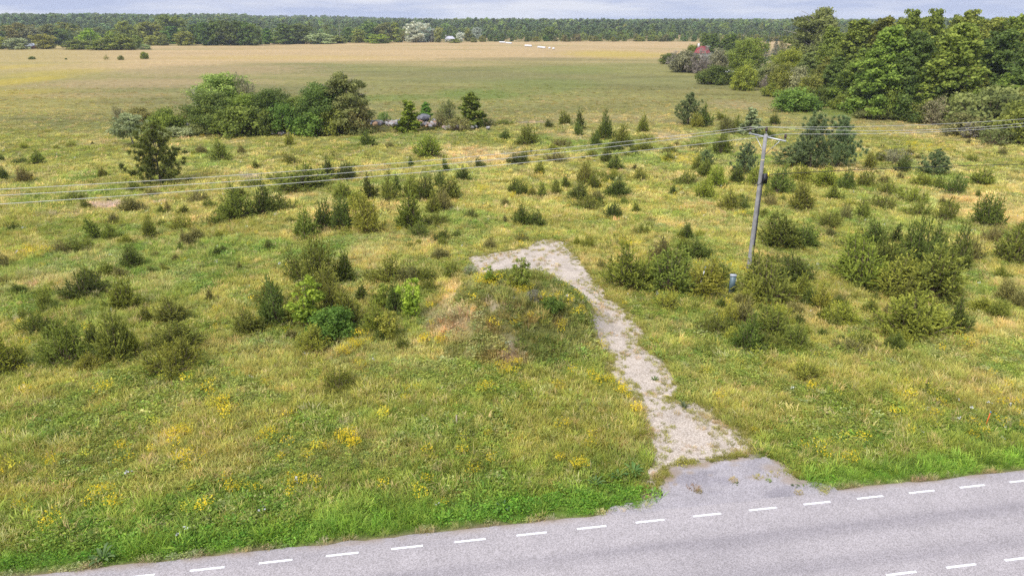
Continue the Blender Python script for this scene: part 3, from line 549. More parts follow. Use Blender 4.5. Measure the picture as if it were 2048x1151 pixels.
def tree(seed, shape, nleaf, leaf, nl=30, t0=0.08, lobes=5, droop=0.0, wood=None, base_w=1.0, lobe=0.15, tilt=0.15):
    """broadleaf tree with trunk, limbs and lobed crown; drawn 10 m high, base_w*10 m wide, then normalised"""
    rs = np.random.RandomState(seed); st = Tri(); B = []; Rb = []; H = 10.0; Wd = 5.0 * base_w
    tt = np.linspace(0, 1, 8); px = np.cumsum(rs.randn(8) * 0.10); py = np.cumsum(rs.randn(8) * 0.10); trunk = np.stack([px - px[0], py - py[0], tt * H * 0.93], 1)
    st.tube(trunk, 0.20 * (1 - tt * 0.85) * (0.6 + .4 * base_w), 7, False)
    env = {'cone': lambda t: min(1, (t - t0 + .10) / .14) * (1.06 - t) ** 0.58 * 1.02, 'round': lambda t: math.sqrt(max(0.02, 1 - ((t - 0.52) / 0.50) ** 2)), 'dome': lambda t: math.sqrt(max(0.02, 1 - (max(0, t - 0.25) / 0.77) ** 2)) * (0.75 + .25 * min(1, t / .25)),
           'tall': lambda t: math.sqrt(max(0.02, 1 - ((t - 0.45) / 0.57) ** 2)) * (1.1 - 0.35 * t)}[shape]
    for i in range(nl):
        t = t0 + (1 - t0) * (i + rs.rand()) / nl; az = i * 2.3999 + rs.randn() * 0.35; r = Wd * env(t) * (0.62 + 0.5 * rs.rand()); k = t * 0.93 * 7; i0 = int(min(6, k))
        base = trunk[i0] * (1 - (k - i0)) + trunk[i0 + 1] * (k - i0); base = base.copy(); base[2] = max(0.15, base[2] - 0.25 * r)
        e = np.array([math.cos(az) * r, math.sin(az) * r, min(t * H * 0.96 + tilt * r * t, H) - base[2]]); q = np.linspace(0, 1, 4)[:, None]
        Pl = base + e * q + np.array([0, 0, 1.0]) * (q * (1 - q)) * r * 0.35
        if r > 0.8: st.tube(Pl, np.array([0.075, 0.055, 0.035, 0.015]) * (0.5 + r / Wd * .6), 4, False)
        for j in range(lobes):
            f = 0.30 + 0.70 * (j + rs.rand()) / lobes; rb = 10 * lobe * base_w ** .5 * (0.55 + 0.75 * rs.rand()) * (0.65 + 0.45 * (1 - abs(f - .6))) * (1.1 - (0.5 * t if shape == 'cone' else 0.3 * t))
            p = base + e * f + rs.randn(3) * rb * 0.35 + np.array([0, 0, -droop * f * 0.6]); p[2] = max(p[2], rb * 0.55)
            B.append(p); Rb.append(rb)
    C, D, W, T = blob_leaves(rs, np.array(B), np.array(Rb), nleaf, leaf, 0.72, droop)
    k = C[:, 2] > 0; return finish(C[k], D[k], W[k], T[k], st, 'crown', wood or M_bark, M_leaf, stem_name='trunk')
def bush(seed, nleaf, leaf, nb=34, flat=0.85, airy=0.0, wood=None):
    """many-stemmed rounded shrub, leafy to the ground"""
    rs = np.random.RandomState(seed); st = Tri(); B = []; Rb = []
    for i in range(nb):
        az = i * 2.3999 + rs.randn() * .3; t = (i + .5) / nb; el = math.asin(min(.99, t)); r = 1.0 * (0.72 + 0.36 * rs.rand())
        p = np.array([math.cos(az) * math.cos(el) * r, math.sin(az) * math.cos(el) * r, 0.18 + 1.25 * math.sin(el) * r]); rb = 0.30 * (0.6 + .7 * rs.rand()) * (1 - airy * .35); B.append(p); Rb.append(rb)
        q = np.linspace(0, 1, 4)[:, None]; b = np.array([math.cos(az), math.sin(az), 0]) * 0.12; st.tube(b + (p - b) * q + np.array([0, 0, .2]) * q * (1 - q), [0.03, .024, .016, .006], 4, False)
        if i % 2 == 0: B.append(p * np.array([.55, .55, .7])); Rb.append(rb * 1.1)
    C, D, W, T = blob_leaves(rs, np.array(B), np.array(Rb), nleaf, leaf, flat); k = C[:, 2] > 0
    return finish(C[k], D[k], W[k], T[k], st, 'foliage', wood or M_twig, M_leaf)
def sapling(seed, nleaf, leaf):
    rs = np.random.RandomState(seed); st = Tri(); B = []; Rb = []
    for i in range(5):
        az = i * 1.3 + rs.rand(); tip = np.array([math.cos(az) * .32 * (i > 0), math.sin(az) * .32 * (i > 0), 2.0 - .18 * i]); q = np.linspace(0, 1, 5)[:, None]
        st.tube(tip * q + np.array([0, 0, .1]) * q * (1 - q), [0.025, .02, .015, .01, .004], 4, False)
        for j in range(7):
            f = 0.22 + .76 * (j + rs.rand()) / 7; B.append(tip * f + rs.randn(3) * np.array([.13, .13, .05])); Rb.append(0.22 * (1.15 - 0.6 * f) * (.7 + .6 * rs.rand()))
    C, D, W, T = blob_leaves(rs, np.array(B), np.array(Rb), nleaf, leaf, 0.9, 0.5, .3, .5); k = C[:, 2] > 0
    return finish(C[k], D[k], W[k], T[k], st, 'foliage', M_twig, M_leaf)
def pine(seed, wide=0.55, nw=9, per=6, needle=0.34, nn=60, t0=.05, gap=.0):
    """Scots pine: whorled branches ending in rounded needle clumps"""
    rs = np.random.RandomState(seed); st = Tri(); Cs = []; Ds = []; Ws = []; Ts = []; H = 6.0; lean = rs.randn(2) * .15
    tr = np.stack([np.array([lean[0] * t, lean[1] * t, H * .95 * t]) for t in np.linspace(0, 1, 6)]); st.tube(tr, [.13, .11, .09, .07, .04, .015], 6, False)
    for w in range(nw):
        t = t0 + (1 - t0) * (w / (nw - 1)) * .97; L_ = H * wide * (1.04 - t) ** .75 * (0.8 + .3 * rs.rand())
        for b in range(per if w < nw - 1 else 2):
            if rs.rand() < gap: continue
            az = b * 6.283 / per + w * .9 + rs.randn() * .25; l = L_ * (0.65 + .5 * rs.rand()); d = np.array([math.cos(az), math.sin(az), 0.25 + .5 * t]); base = np.array([lean[0] * t, lean[1] * t, H * .95 * t])
            q = np.linspace(0, 1, 4)[:, None]; Pb = base + d * l * q + np.array([0, 0, .25 * l]) * q ** 2; st.tube(Pb, [.04, .03, .02, .008], 4, False)
            for c in range(max(2, int(l / .32))):
                f = 0.28 + .74 * (c + rs.rand()) / max(2, int(l / .32)); p = base + d * l * f + np.array([0, 0, .25 * l * f * f]) + rs.randn(3) * .16 * (.4 + l * .35); m = nn
                u = unit(rs.randn(m, 3) + np.array([d[0] * .5, d[1] * .5, .75])); c0 = p + u * .16 * rs.rand(m, 1); nd = u * needle * (.6 + .6 * rs.rand(m, 1))
                Cs.append(c0); Ds.append(nd); Ws.append(unit(np.cross(u, rs.randn(m, 3))) * .040); Ts.append(np.clip(.25 + .5 * rs.rand() + rs.randn(m) * .1 + .15 * u[:, 2], 0, 1))
    return finish(np.concatenate(Cs), np.concatenate(Ds), np.concatenate(Ws), np.concatenate(Ts), st, 'crown', M_bark, M_needle, 'needle', stem_name='trunk')
def spruce(seed, nn=26, width=.42):
    rs = np.random.RandomState(seed); st = Tri(); Cs = []; Ds = []; Ws = []; Ts = []; H = 6.0; st.tube([(0, 0, 0), (0, 0, 3), (0, 0, 5.9)], [.12, .07, .01], 6, False)
    for w in range(17):
        t = .04 + .95 * w / 16; L_ = H * width * (1.03 - t)
        for b in range(9):
            az = b * .698 + w * .4 + rs.randn() * .2; l = L_ * (.75 + .4 * rs.rand()); d = np.array([math.cos(az), math.sin(az), -.18 + .35 * t]); m = max(10, int(nn * (.5 + l * .8))); s = rs.rand(m, 1) ** .7
            side = np.array([-math.sin(az), math.cos(az), 0]); c = np.array([0, 0, H * t]) + d * l * s + side * (rs.randn(m, 1) * .16 * l * (1.1 - s)) + rs.randn(m, 3) * .03
            nd = unit(d * .8 + rs.randn(m, 3) * .5 + np.array([0, 0, -.1])) * .24; Cs.append(c); Ds.append(nd); Ws.append(unit(np.cross(nd, rs.randn(m, 3))) * .05); Ts.append(np.clip(.2 + .5 * s[:, 0] + rs.randn(m) * .15, 0, 1))
    return finish(np.concatenate(Cs), np.concatenate(Ds), np.concatenate(Ws), np.concatenate(Ts), st, 'crown', M_bark, M_needle, 'needle', stem_name='trunk')

KIT = {}
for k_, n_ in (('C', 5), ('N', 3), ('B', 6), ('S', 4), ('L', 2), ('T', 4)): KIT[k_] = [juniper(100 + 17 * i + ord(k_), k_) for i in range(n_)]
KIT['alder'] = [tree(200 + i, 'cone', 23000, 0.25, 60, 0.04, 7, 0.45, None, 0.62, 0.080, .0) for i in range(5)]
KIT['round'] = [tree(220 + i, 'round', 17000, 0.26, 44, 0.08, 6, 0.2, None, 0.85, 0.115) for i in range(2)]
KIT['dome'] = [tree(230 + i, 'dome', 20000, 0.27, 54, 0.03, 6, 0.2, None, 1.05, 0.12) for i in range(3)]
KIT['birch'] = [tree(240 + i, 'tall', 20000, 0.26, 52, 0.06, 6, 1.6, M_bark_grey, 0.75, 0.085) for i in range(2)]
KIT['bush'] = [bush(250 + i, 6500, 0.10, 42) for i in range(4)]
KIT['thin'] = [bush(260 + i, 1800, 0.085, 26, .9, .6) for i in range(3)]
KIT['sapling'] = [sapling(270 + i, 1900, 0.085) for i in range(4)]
KIT['smalltree'] = [tree(280 + i, 'cone', 4200, 0.55, 30, 0.04, 5, 0.3, None, 0.6, 0.10, .4) for i in range(3)]
KIT['rowan'] = [tree(284, 'round', 4800, 0.45, 22, 0.42, 4, 0.3, M_bark_grey, 0.95, 0.12)]
KIT['pine'] = [pine(290 + i) for i in range(4)]
KIT['spruce'] = [spruce(300 + i) for i in range(2)]
KIT['farround'] = [tree(310 + i, 'round', 2600, 0.70, 24, 0.05, 4, 0.2, None, 0.85, 0.13) for i in range(3)]
KIT['fardome'] = [tree(320 + i, 'dome', 2600, 0.70, 26, 0.03, 4, 0.2, None, 1.0, 0.13) for i in range(3)]
KIT['fartall'] = [tree(330 + i, 'cone', 2200, 0.70, 26, 0.05, 4, 0.4, None, 0.6, 0.12, .4) for i in range(3)]
KIT['farpine'] = [spruce(340 + i, 6, .36) for i in range(3)]
KIT['forestpine'] = [tree(350 + i, 'cone', 420, 0.95, 14, 0.35, 3, 0.0, None, 0.42, 0.12, .6) for i in range(4)]

# colours (albedo) of the foliage kinds
TONE = {'n': (0.265, 0.292, 0.056), 'd': (0.172, 0.212, 0.045), 'y': (0.365, 0.380, 0.064), 'b': (0.29, 0.27, 0.088), 'p': (0.38, 0.43, 0.19), 'g': (0.15, 0.245, 0.045), 'l': (0.26, 0.37, 0.045),
        'blue': (0.195, 0.250, 0.098), 'silver': (0.48, 0.52, 0.40), 'alder': (0.215, 0.270, 0.050), 'dkalder': (0.150, 0.208, 0.048), 'ylw': (0.31, 0.33, 0.055), 'grey': (0.28, 0.28, 0.145), 'olive': (0.240, 0.255, 0.080), 'willow': (0.25, 0.37, 0.085), 'mauve': (0.31, 0.275, 0.22), 'bluespruce': (0.125, 0.175, 0.14)}
LAB = []       # things that still need a label: (object, noun phrase, category, group, u, v)
VIS = []
def plant(u, vb, vt, w, kit, tone, noun, cat, name, group, parts=True, depth_m=1.0, seed=None, wm=None, hm=None, zoff=-0.03):
    """stand a plant on the ground below photograph point (u, vb), reaching up to row vt and w photograph pixels wide"""
    x, y = ground_hit(u, vb); z0 = float(height(x, y))
    h = hm or max(0.25, float(z_at(x, y, vt)) - z0); wm = wm or w / F_PX * float(depth(y, z0))
    r_ = np.random.RandomState(int(seed if seed is not None else (u * 13 + vb * 7) % 99991)); cm, sm = KIT[kit][r_.randint(len(KIT[kit]))]
    c = np.array(TONE[tone]) * np.exp(r_.randn() * 0.10) * np.exp(r_.randn(3) * 0.04); ca = (float(c[0]), float(c[1]), float(c[2]), 1)
    rz = float(r_.rand() * 6.283) if kit != 'L' else float(r_.choice([0.0, 3.14]) + r_.randn() * .4)
    o = thing(name, '', cat, (x, y, z0 + zoff), group, rz, (wm * 1.06, wm * 1.06 * depth_m, h * 1.03))
    f = ob('crown' if cm.name.startswith('crown') else 'foliage', cm, o); f.color = ca
    if sm and parts: ob('trunk' if sm.name.startswith('trunk') else 'stem', sm, o)
    LAB.append((o, noun, cat, group, u, vb, h)); return o
def read(tab, f):
    for ln in tab.strip().splitlines():
        for e in ln.split(';'):
            q = e.split()
            if q: f(*[float(a) for a in q[:4]], *q[4:])

# ------------------------------------------------------------------ junipers of the meadow: u, base row, top row, width, kind, tone
JUN = """
73 328 300 29 C n;40 326 313 34 S d;20 324 314 16 T d;51 362 335 26 B b;3 357 333 26 B d;4 322 308 12 B d;205 353 335 20 B n;175 366 358 12 T d;404 306 289 22 B b;440 320 277 36 C n
484 305 290 16 B b;488 313 306 9 T b;511 336 322 16 B n;579 291 262 23 C y;588 326 304 34 L n;632 330 311 18 T y;565 314 303 14 T b;736 291 262 32 C d;676 303 293 10 T b
600 376 330 108 B n;560 362 344 50 S n;655 358 315 36 C d;693 358 327 42 B d;502 373 357 46 S n;858 314 272 58 B n;822 332 313 12 N d;850 345 327 12 T b;893 344 317 14 N d;924 359 334 28 C d;960 335 316 20 B d;940 333 322 12 T d
147 401 383 42 S n;171 417 399 22 B n;210 389 377 16 T d;270 421 392 50 B b;322 427 410 16 B n;337 424 404 12 N b;395 406 382 40 S b;418 416 394 26 S n;455 402 383 14 T n
362 430 412 22 N n;366 457 428 44 S y;428 448 422 46 L n;325 451 436 22 S n;230 446 426 26 B b;240 458 444 18 T b;194 476 438 28 N n;222 477 448 30 B n;300 474 430 24 C n;68 452 440 10 T b;52 487 471 16 T b;105 471 459 26 T b
122 503 480 38 S b;162 501 477 48 L n;265 533 494 46 B d;367 486 458 12 N b;360 501 485 13 C d;446 506 492 24 B d;538 499 481 22 B d;495 511 499 22 T b;475 545 532 20 T b;480 538 522 9 N b
480 437 372 62 B n;478 395 374 38 C n;525 428 362 40 C d;568 422 386 56 L n;455 440 412 34 S n;612 474 424 52 C n;600 487 468 30 T b
648 458 404 36 C d;686 458 398 44 B d;690 398 364 44 B n;733 465 394 56 B y;715 420 382 50 B y;676 440 410 32 C n;740 398 350 34 C d;778 402 344 34 C n;795 382 348 18 N d;772 432 400 32 T b
662 386 360 26 T n;820 396 350 36 C n;820 456 386 54 C n;850 402 350 32 C d;878 374 341 24 C d;896 398 358 44 C n;866 428 382 30 C n;888 420 378 36 B b;840 472 444 42 S d;905 380 354 20 T n
880 478 455 26 L d;908 476 458 22 L d;943 436 419 26 S d;872 448 424 44 S n
1012 247 238 38 S n;1009 279 258 20 B d;1058 288 250 36 B n;1072 268 248 18 T d;1038 288 276 20 B n;1098 254 239 18 B d;1118 267 250 28 T n;1130 249 222 22 C n;1146 250 232 14 T n;1160 258 219 18 N d;1157 270 243 18 C d
1105 300 286 20 B y;1124 292 276 36 S b;1066 314 297 26 T b;1028 328 306 28 B d;1045 326 300 22 B d;1110 321 304 40 S b;1184 314 299 22 S n;1214 278 223 30 C d;1198 278 252 28 C n;1240 292 249 30 C n
1190 292 262 24 C d;1252 294 270 26 B n;1226 301 277 26 B d;1285 262 231 24 C n;1295 281 268 38 S n;1290 290 272 24 T b;1290 300 286 32 B n;1265 308 292 18 B n;1340 306 289 24 S n;1394 294 281 40 S n
1213 324 297 24 B d;1228 338 309 30 C d;1267 339 328 9 N b;1335 322 304 22 B n;1078 347 322 24 C n;1168 367 324 34 B n;1190 378 346 30 B n;1284 359 336 28 L n;1346 367 351 10 T d;1232 392 354 44 B d;1250 362 349 14 T n
1027 386 358 20 B d;1044 390 362 24 C d;1063 393 370 16 B n;1083 395 364 22 C n;1113 389 360 22 B n;1132 376 350 18 N n;1155 400 365 38 C d;1180 416 390 54 S n;1224 434 404 30 B d;1203 408 394 12 N d;1248 409 394 22 B n
1046 448 408 36 B d;1073 452 424 36 B d;1010 445 429 11 N b;995 448 436 12 T d;1345 391 371 18 B d;1372 477 446 28 C d;1247 457 438 18 T b;1140 395 378 18 B n
1410 252 211 30 C d;1394 254 226 24 C y;1448 241 224 26 L n;1452 266 236 34 B b;1474 262 232 22 C n;1549 249 227 22 B d;1440 306 265 36 B n;1400 304 292 24 T b;1535 274 258 30 B d
1392 342 310 20 C n;1404 396 352 40 B y;1410 352 318 30 C n;1432 374 334 40 B y;1370 368 344 40 S n;1480 348 330 34 B b;1474 364 332 30 C d;1514 372 332 42 B y;1462 418 382 42 B n;1486 420 398 22 B d;1556 388 332 52 B d;1530 398 372 30 S n
1600 420 366 50 B n;1540 410 388 30 S b;1690 378 338 34 B d;1650 370 334 62 B y;1605 362 330 46 B y;1730 374 341 38 B n;1668 400 369 36 C n;1738 336 306 24 B n;1758 322 302 24 B n;1803 342 311 28 C d;1765 346 326 12 T d;1766 368 352 24 B b
1775 388 360 44 S n;1850 372 346 50 B y;1960 369 337 40 C n;1955 395 380 13 B d;1904 388 350 44 L d;1876 378 352 32 B n;1722 436 394 36 C n;1656 452 420 56 S n;1690 438 408 24 S b;1700 412 396 30 S y
1886 442 398 44 L n;1822 404 370 50 S y;1762 416 388 44 S n;1834 432 404 46 S n;1896 416 400 36 S n;1968 452 394 54 B d;1992 446 396 22 N d;2026 522 448 78 B n;2046 470 436 30 B d;1982 486 446 40 S b
1560 489 430 80 B n;1608 491 450 56 B d;1548 440 424 18 N d;1660 472 456 22 B b;1680 480 466 20 T b
1838 528 438 66 B d;1868 510 446 46 C d;1720 566 476 100 B n;1782 586 506 100 B y;1858 588 486 130 B n;1912 540 452 52 C d;1750 486 442 50 B d;1790 484 450 26 N d;1815 510 466 60 B n;1768 540 470 80 B n;1706 500 462 60 S n;1940 520 470 44 S b;1684 546 512 44 B b
1820 666 582 114 B y;1870 660 616 50 B y;1914 664 598 46 C d;2012 599 562 46 B b;1806 604 552 46 B n;1645 619 566 40 C y;1676 644 604 62 B y;1600 594 546 46 B y;1900 698 666 30 T n;1936 697 678 24 T d;1962 560 532 24 T b;1582 642 618 26 T b
1256 572 488 84 B n;1340 576 500 104 B n;1402 582 520 90 B y;1392 516 474 58 B d;1330 524 480 56 B b;1296 560 508 60 S y;1332 614 574 48 S y;1502 604 556 40 B y;1530 596 512 96 B n;1590 562 512 76 B d;1486 646 596 40 C b;1440 560 518 50 B n;1560 530 506 50 S d
1424 664 622 56 S n;1490 698 630 58 B d;1546 676 606 70 B n;1588 696 650 52 B n;1520 732 690 60 T y;1610 753 718 72 S y;1844 792 754 36 T d;1640 720 700 30 T b;1700 700 676 60 S b;1460 646 604 44 S y
168 592 544 72 B d;92 592 569 40 S y;248 614 557 54 C n;60 614 594 26 T d;290 642 612 26 B n;75 662 622 46 S d;166 646 614 14 T b;420 602 576 16 N b
130 722 640 76 B n;112 672 640 46 C d;190 690 640 34 C d;238 716 618 66 C n;262 710 648 50 B y;180 738 708 42 B y;16 738 668 76 B y;350 642 600 74 B n;352 696 642 92 B n;345 740 688 96 S y;372 720 676 36 B n
498 664 610 52 B n;552 644 566 62 B d;540 610 552 50 L n;530 712 664 40 T b;640 574 478 70 B n;610 560 500 60 L n;690 562 504 40 C d;650 600 540 60 B n;668 640 572 60 B n;700 646 568 58 B n;722 600 566 30 N d;755 660 600 52 B y;792 624 562 40 C d
776 562 518 60 B n;826 562 526 50 S b;740 560 540 40 S n;625 696 648 56 B y;632 760 706 36 T y;676 776 734 62 S n;580 470 452 14 T b
"""
def put_juniper(u, vb, vt, w, kind, tone):
    x, y = ground(u, vb); h = float(z_at(float(x), float(y), vt))
    size = 'tiny' if h < 0.5 else 'low' if h < 1.0 else 'waist-high' if h < 1.5 else 'head-high' if h < 2.3 else 'tall'
    look = {'C': 'pointed', 'N': 'narrow', 'B': 'bushy', 'S': 'spreading', 'L': 'leaning', 'T': 'sparse twiggy'}[kind]
    tn = {'n': 'green', 'd': 'dark green', 'y': 'yellow-green', 'b': 'brownish'}[tone]
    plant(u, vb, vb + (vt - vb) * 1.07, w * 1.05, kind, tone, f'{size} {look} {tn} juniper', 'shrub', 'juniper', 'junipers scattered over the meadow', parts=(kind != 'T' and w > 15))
read(JUN, put_juniper)
# ------------------------------------------------------------------ other trees and shrubs
GROUPS = {'C': 'trees and shrubs of the clump on the old stone pile', 'W': 'trees and bushes of the wood on the right', 'F': 'trees beyond the far edge of the straw field', 'S': 'leafy saplings round the earth mound', 'P': 'pines standing in the meadow', 'O': 'lone shrubs in the far field', 'Y': 'shrubs and trees of the garden round the red-roofed house', 'H': 'broadleaf shrubs beside the stone pile'}
TW = {'n': 'green', 'd': 'dark green', 'y': 'yellow-green', 'b': 'reddish-brown', 'p': 'pale green', 'g': 'fresh green', 'l': 'bright green', 'blue': 'blue-green', 'silver': 'silvery grey', 'alder': 'deep green', 'dkalder': 'dark green', 'ylw': 'yellow-green', 'grey': 'grey-green', 'olive': 'olive green', 'willow': 'light green', 'mauve': 'bare greyish', 'bluespruce': 'bluish'}
KN = {'alder': ('tall', 'alder-like tree', 'tree', 'broadleaf_tree'), 'round': ('round-headed', 'tree', 'tree', 'broadleaf_tree'), 'dome': ('broad', 'dense tree', 'tree', 'broadleaf_tree'), 'birch': ('tall', 'loose drooping tree', 'tree', 'broadleaf_tree'), 'bush': ('dense rounded', 'bush', 'shrub', 'bush'),
      'thin': ('thin airy', 'shrub', 'shrub', 'shrub'), 'sapling': ('leafy upright', 'sapling', 'sapling', 'leafy_sapling'), 'smalltree': ('small upright', 'tree', 'tree', 'small_tree'), 'rowan': ('small', 'tree on a thin bare trunk', 'tree', 'small_tree'), 'pine': ('bushy', 'pine with clumped needles', 'tree', 'pine_tree'), 'spruce': ('pointed', 'spruce', 'tree', 'spruce_tree'),
      'farround': ('round-headed', 'tree', 'tree', 'broadleaf_tree'), 'fardome': ('broad low', 'tree', 'tree', 'broadleaf_tree'), 'fartall': ('slender', 'tree', 'tree', 'broadleaf_tree'), 'farpine': ('pointed', 'conifer', 'tree', 'conifer_tree')}
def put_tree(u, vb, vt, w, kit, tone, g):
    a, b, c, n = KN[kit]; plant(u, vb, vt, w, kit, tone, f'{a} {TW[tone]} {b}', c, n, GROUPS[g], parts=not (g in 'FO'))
TREES = """
458 236 149 104 round willow C;497 240 151 40 thin grey C;436 262 186 104 dome dkalder C;500 262 190 84 dome alder C;548 262 181 86 dome dkalder C;600 263 195 78 dome alder C;645 264 170 104 dome dkalder C;698 265 151 92 birch olive C
572 268 208 62 bush g C;626 270 224 76 bush g C;478 270 212 96 bush alder C;420 264 204 56 bush alder C;540 268 220 60 bush d C;672 268 214 70 bush n C;714 267 205 48 bush olive C;650 270 236 40 thin olive C
266 289 229 64 rowan p H;284 246 216 54 bush b H;238 244 212 24 thin grey H;337 264 218 58 bush n H;383 246 213 44 bush b H;355 272 254 64 bush p H;400 268 248 60 bush olive H;300 268 250 40 thin p H
815 264 203 40 smalltree l H;852 240 205 24 smalltree g H;896 252 199 38 thin olive H;880 254 222 42 thin b H;943 254 187 50 smalltree alder H;915 260 234 56 thin b H;768 248 224 28 thin g H;975 250 236 30 thin olive H
322 364 250 96 pine d P;1376 249 187 50 pine blue P;1620 334 229 80 pine blue P;1672 334 234 72 pine blue P;1588 330 286 70 pine blue P;1868 348 300 54 pine blue P;1490 348 288 46 pine blue P;1410 330 300 36 pine blue P;1497 268 217 34 smalltree p H;1785 324 297 58 thin grey H
1043 584 518 34 sapling alder S;1026 582 549 26 sapling ylw S;980 569 533 24 sapling l S;895 558 530 16 sapling ylw S;826 634 558 48 sapling l S;768 620 568 36 sapling ylw S;618 654 556 66 sapling l S;664 672 616 88 bush g S;592 646 596 34 sapling ylw S;1066 602 578 30 thin mauve S;1104 618 594 44 bush g S;940 546 528 30 thin p S;780 676 625 44 sapling ylw S
1615 152 23 104 birch olive W;1652 178 58 64 alder n W;1660 206 118 62 alder dkalder W;1702 217 102 86 alder alder W;1692 192 46 92 alder alder W;1756 234 60 108 alder alder W;1812 238 70 90 alder dkalder W;1890 241 56 132 alder alder W;1962 238 68 114 alder dkalder W;2036 252 90 104 alder dkalder W
1740 192 41 84 alder n W;1806 196 28 80 alder alder W;1850 196 27 78 alder n W;1896 196 29 78 alder alder W;1946 200 44 84 alder n W;2000 202 39 92 alder alder W;2052 206 37 94 alder alder W;2120 242 58 120 alder alder W;2200 255 50 130 alder dkalder W;2150 205 40 110 alder n W
1772 172 43 76 alder n W;1832 172 38 76 alder alder W;1878 172 38 76 alder n W;1926 172 40 80 alder alder W;1980 172 42 80 alder n W;2034 172 40 80 alder alder W;2100 175 40 80 alder n W;1720 168 52 70 alder alder W;1725 232 150 60 alder dkalder W;1845 240 130 80 alder alder W;1925 244 140 80 alder n W;2000 252 150 80 alder alder W;1780 238 160 50 bush alder W;1850 244 200 60 bush d W
1590 224 177 80 bush g W;1868 248 193 48 thin grey W;1974 268 176 134 bush olive W;2020 262 180 90 bush ylw W;1926 271 226 74 bush olive W;2032 286 206 94 bush n W;1680 226 190 40 bush n W;1822 243 220 64 bush d W;1940 276 246 40 thin mauve W;2060 270 190 90 bush olive W;1745 238 214 60 bush olive W;1990 290 255 60 thin olive W;1640 214 176 40 bush d W
1487 180 132 44 bush ylw Y;1430 168 132 66 bush d Y;1514 174 134 42 bush olive Y;1532 170 124 46 thin grey Y;1552 178 130 52 bush olive Y;1572 172 101 70 dome ylw Y;1590 192 136 66 bush grey Y;1562 192 128 44 bush n Y;1528 180 150 20 thin mauve Y;1640 192 118 66 alder n Y;1608 186 108 52 alder olive Y;1470 170 148 22 spruce d Y;1545 192 165 40 bush ylw Y;1620 205 150 56 bush n Y
1338 128 107 38 bush d Y;1350 134 103 36 thin mauve Y;1372 144 103 54 bush grey Y;1396 146 102 46 thin mauve Y;1408 138 92 34 thin mauve Y;1434 145 99 36 bush grey Y;1387 114 90 26 bush n Y;1450 132 104 34 bush g Y;1496 149 79 74 dome alder Y;1465 136 100 40 bush alder Y;1410 108 68 30 alder dkalder Y;1429 109 69 32 alder dkalder Y;1447 110 71 32 alder dkalder Y;1463 110 70 26 alder dkalder Y;1475 108 69 14 smalltree olive Y;1530 128 80 22 spruce bluespruce Y;1548 124 81 22 spruce bluespruce Y;1562 116 75 32 spruce d Y;1415 150 138 30 bush olive Y
213 120 109 10 thin b O;242 120 111 11 bush b O;289 118 104 14 bush n O;65 119 113 11 bush d O;132 119 116 4 bush d O
5 99 74 28 fardome ylw F;38 99 77 42 fardome p F;46 92 48 60 farround olive F;70 92 56 36 farround grey F;92 98 69 42 farround ylw F;104 90 50 34 farround olive F;112 66 27 20 farround dkalder F;122 90 58 42 farround dkalder F;134 82 46 44 farround ylw F;150 82 50 30 fartall d F;166 88 60 34 farround olive F;160 99 80 54 fardome alder F;182 96 58 34 farround l F;216 100 76 68 fardome n F;250 100 69 42 fardome alder F;223 92 64 30 farround l F
276 96 71 24 fardome alder F;291 99 89 20 fardome p F;306 91 72 26 fardome ylw F;326 91 70 30 fardome n F;256 88 44 44 farround n F;286 86 48 38 farround ylw F;306 86 45 40 farround n F;345 84 32 58 farround alder F;372 91 64 36 fardome ylw F;346 88 54 36 fartall g F;326 84 52 34 fartall ylw F;394 89 50 38 farround dkalder F;412 91 46 34 farround dkalder F;432 91 43 38 farround dkalder F;452 91 43 36 farround dkalder F;472 91 44 38 farround dkalder F;492 91 46 36 farround dkalder F;510 91 50 34 farround dkalder F
535 89 58 22 fartall g F;552 88 73 20 fardome n F;570 89 49 36 fartall dkalder F;600 88 49 48 farround dkalder F;622 86 46 26 farpine d F;640 88 68 56 fardome p F;672 87 72 40 fardome n F;236 84 55 34 farpine dkalder F;200 84 55 34 farround olive F;655 84 52 24 farpine d F;700 85 56 30 farround dkalder F;718 86 60 26 farround n F;738 85 45 36 farround dkalder F;757 87 69 42 fardome l F;772 85 47 38 farround olive F;792 85 46 22 fartall n F;807 83 62 16 fardome olive F;20 90 50 34 farround dkalder F
832 85 45 46 farround silver F;850 84 49 32 farround silver F;866 84 59 20 farround silver F;877 85 55 18 farround olive F;891 85 60 14 farpine d F;920 85 65 16 farround silver F;936 83 57 18 farround olive F;953 80 56 18 farround silver F;963 84 71 10 fardome ylw F;969 84 72 7 fartall ylw F;948 85 75 14 fardome n F;1096 82 54 30 farround dkalder F;1335 82 54 10 farpine d F;910 86 78 22 fardome n F
"""
read(TREES, put_tree)
# the low row of bushes along the far edge of the field
rs = np.random.RandomState(77); u = 982.0
while u < 1640:
    h_ = rs.rand(); t_ = 'dkalder n olive d'.split()[rs.randint(4)]
    x, y = (float(q) for q in ground(u, 82.5 + rs.rand())); k_ = 'fardome' if rs.rand() < .65 else 'farpine'
    cm, sm = KIT[k_][rs.randint(3)]; hh = 3.6 + 3.2 * h_; o = ob('field_edge_bush', cm, None, (x, y, float(height(x, y)) - .05)); o.rotation_euler.z = rs.rand() * 6; o.scale = (5.2 + 3 * rs.rand(), 5.2, hh); o.color = (*[q * (.85 + .3 * rs.rand()) for q in TONE[t_]], 1)
    g_ = 'bushes in the row along the far edge of the straw field'; tag(o, '', 'shrub', g_); LAB.append((o, ('broad ' if k_ == 'fardome' else 'pointed ') + TW[t_] + ' field-edge bush', 'shrub', g_, u, 78, hh)); u += 6.0 + 5.5 * rs.rand()

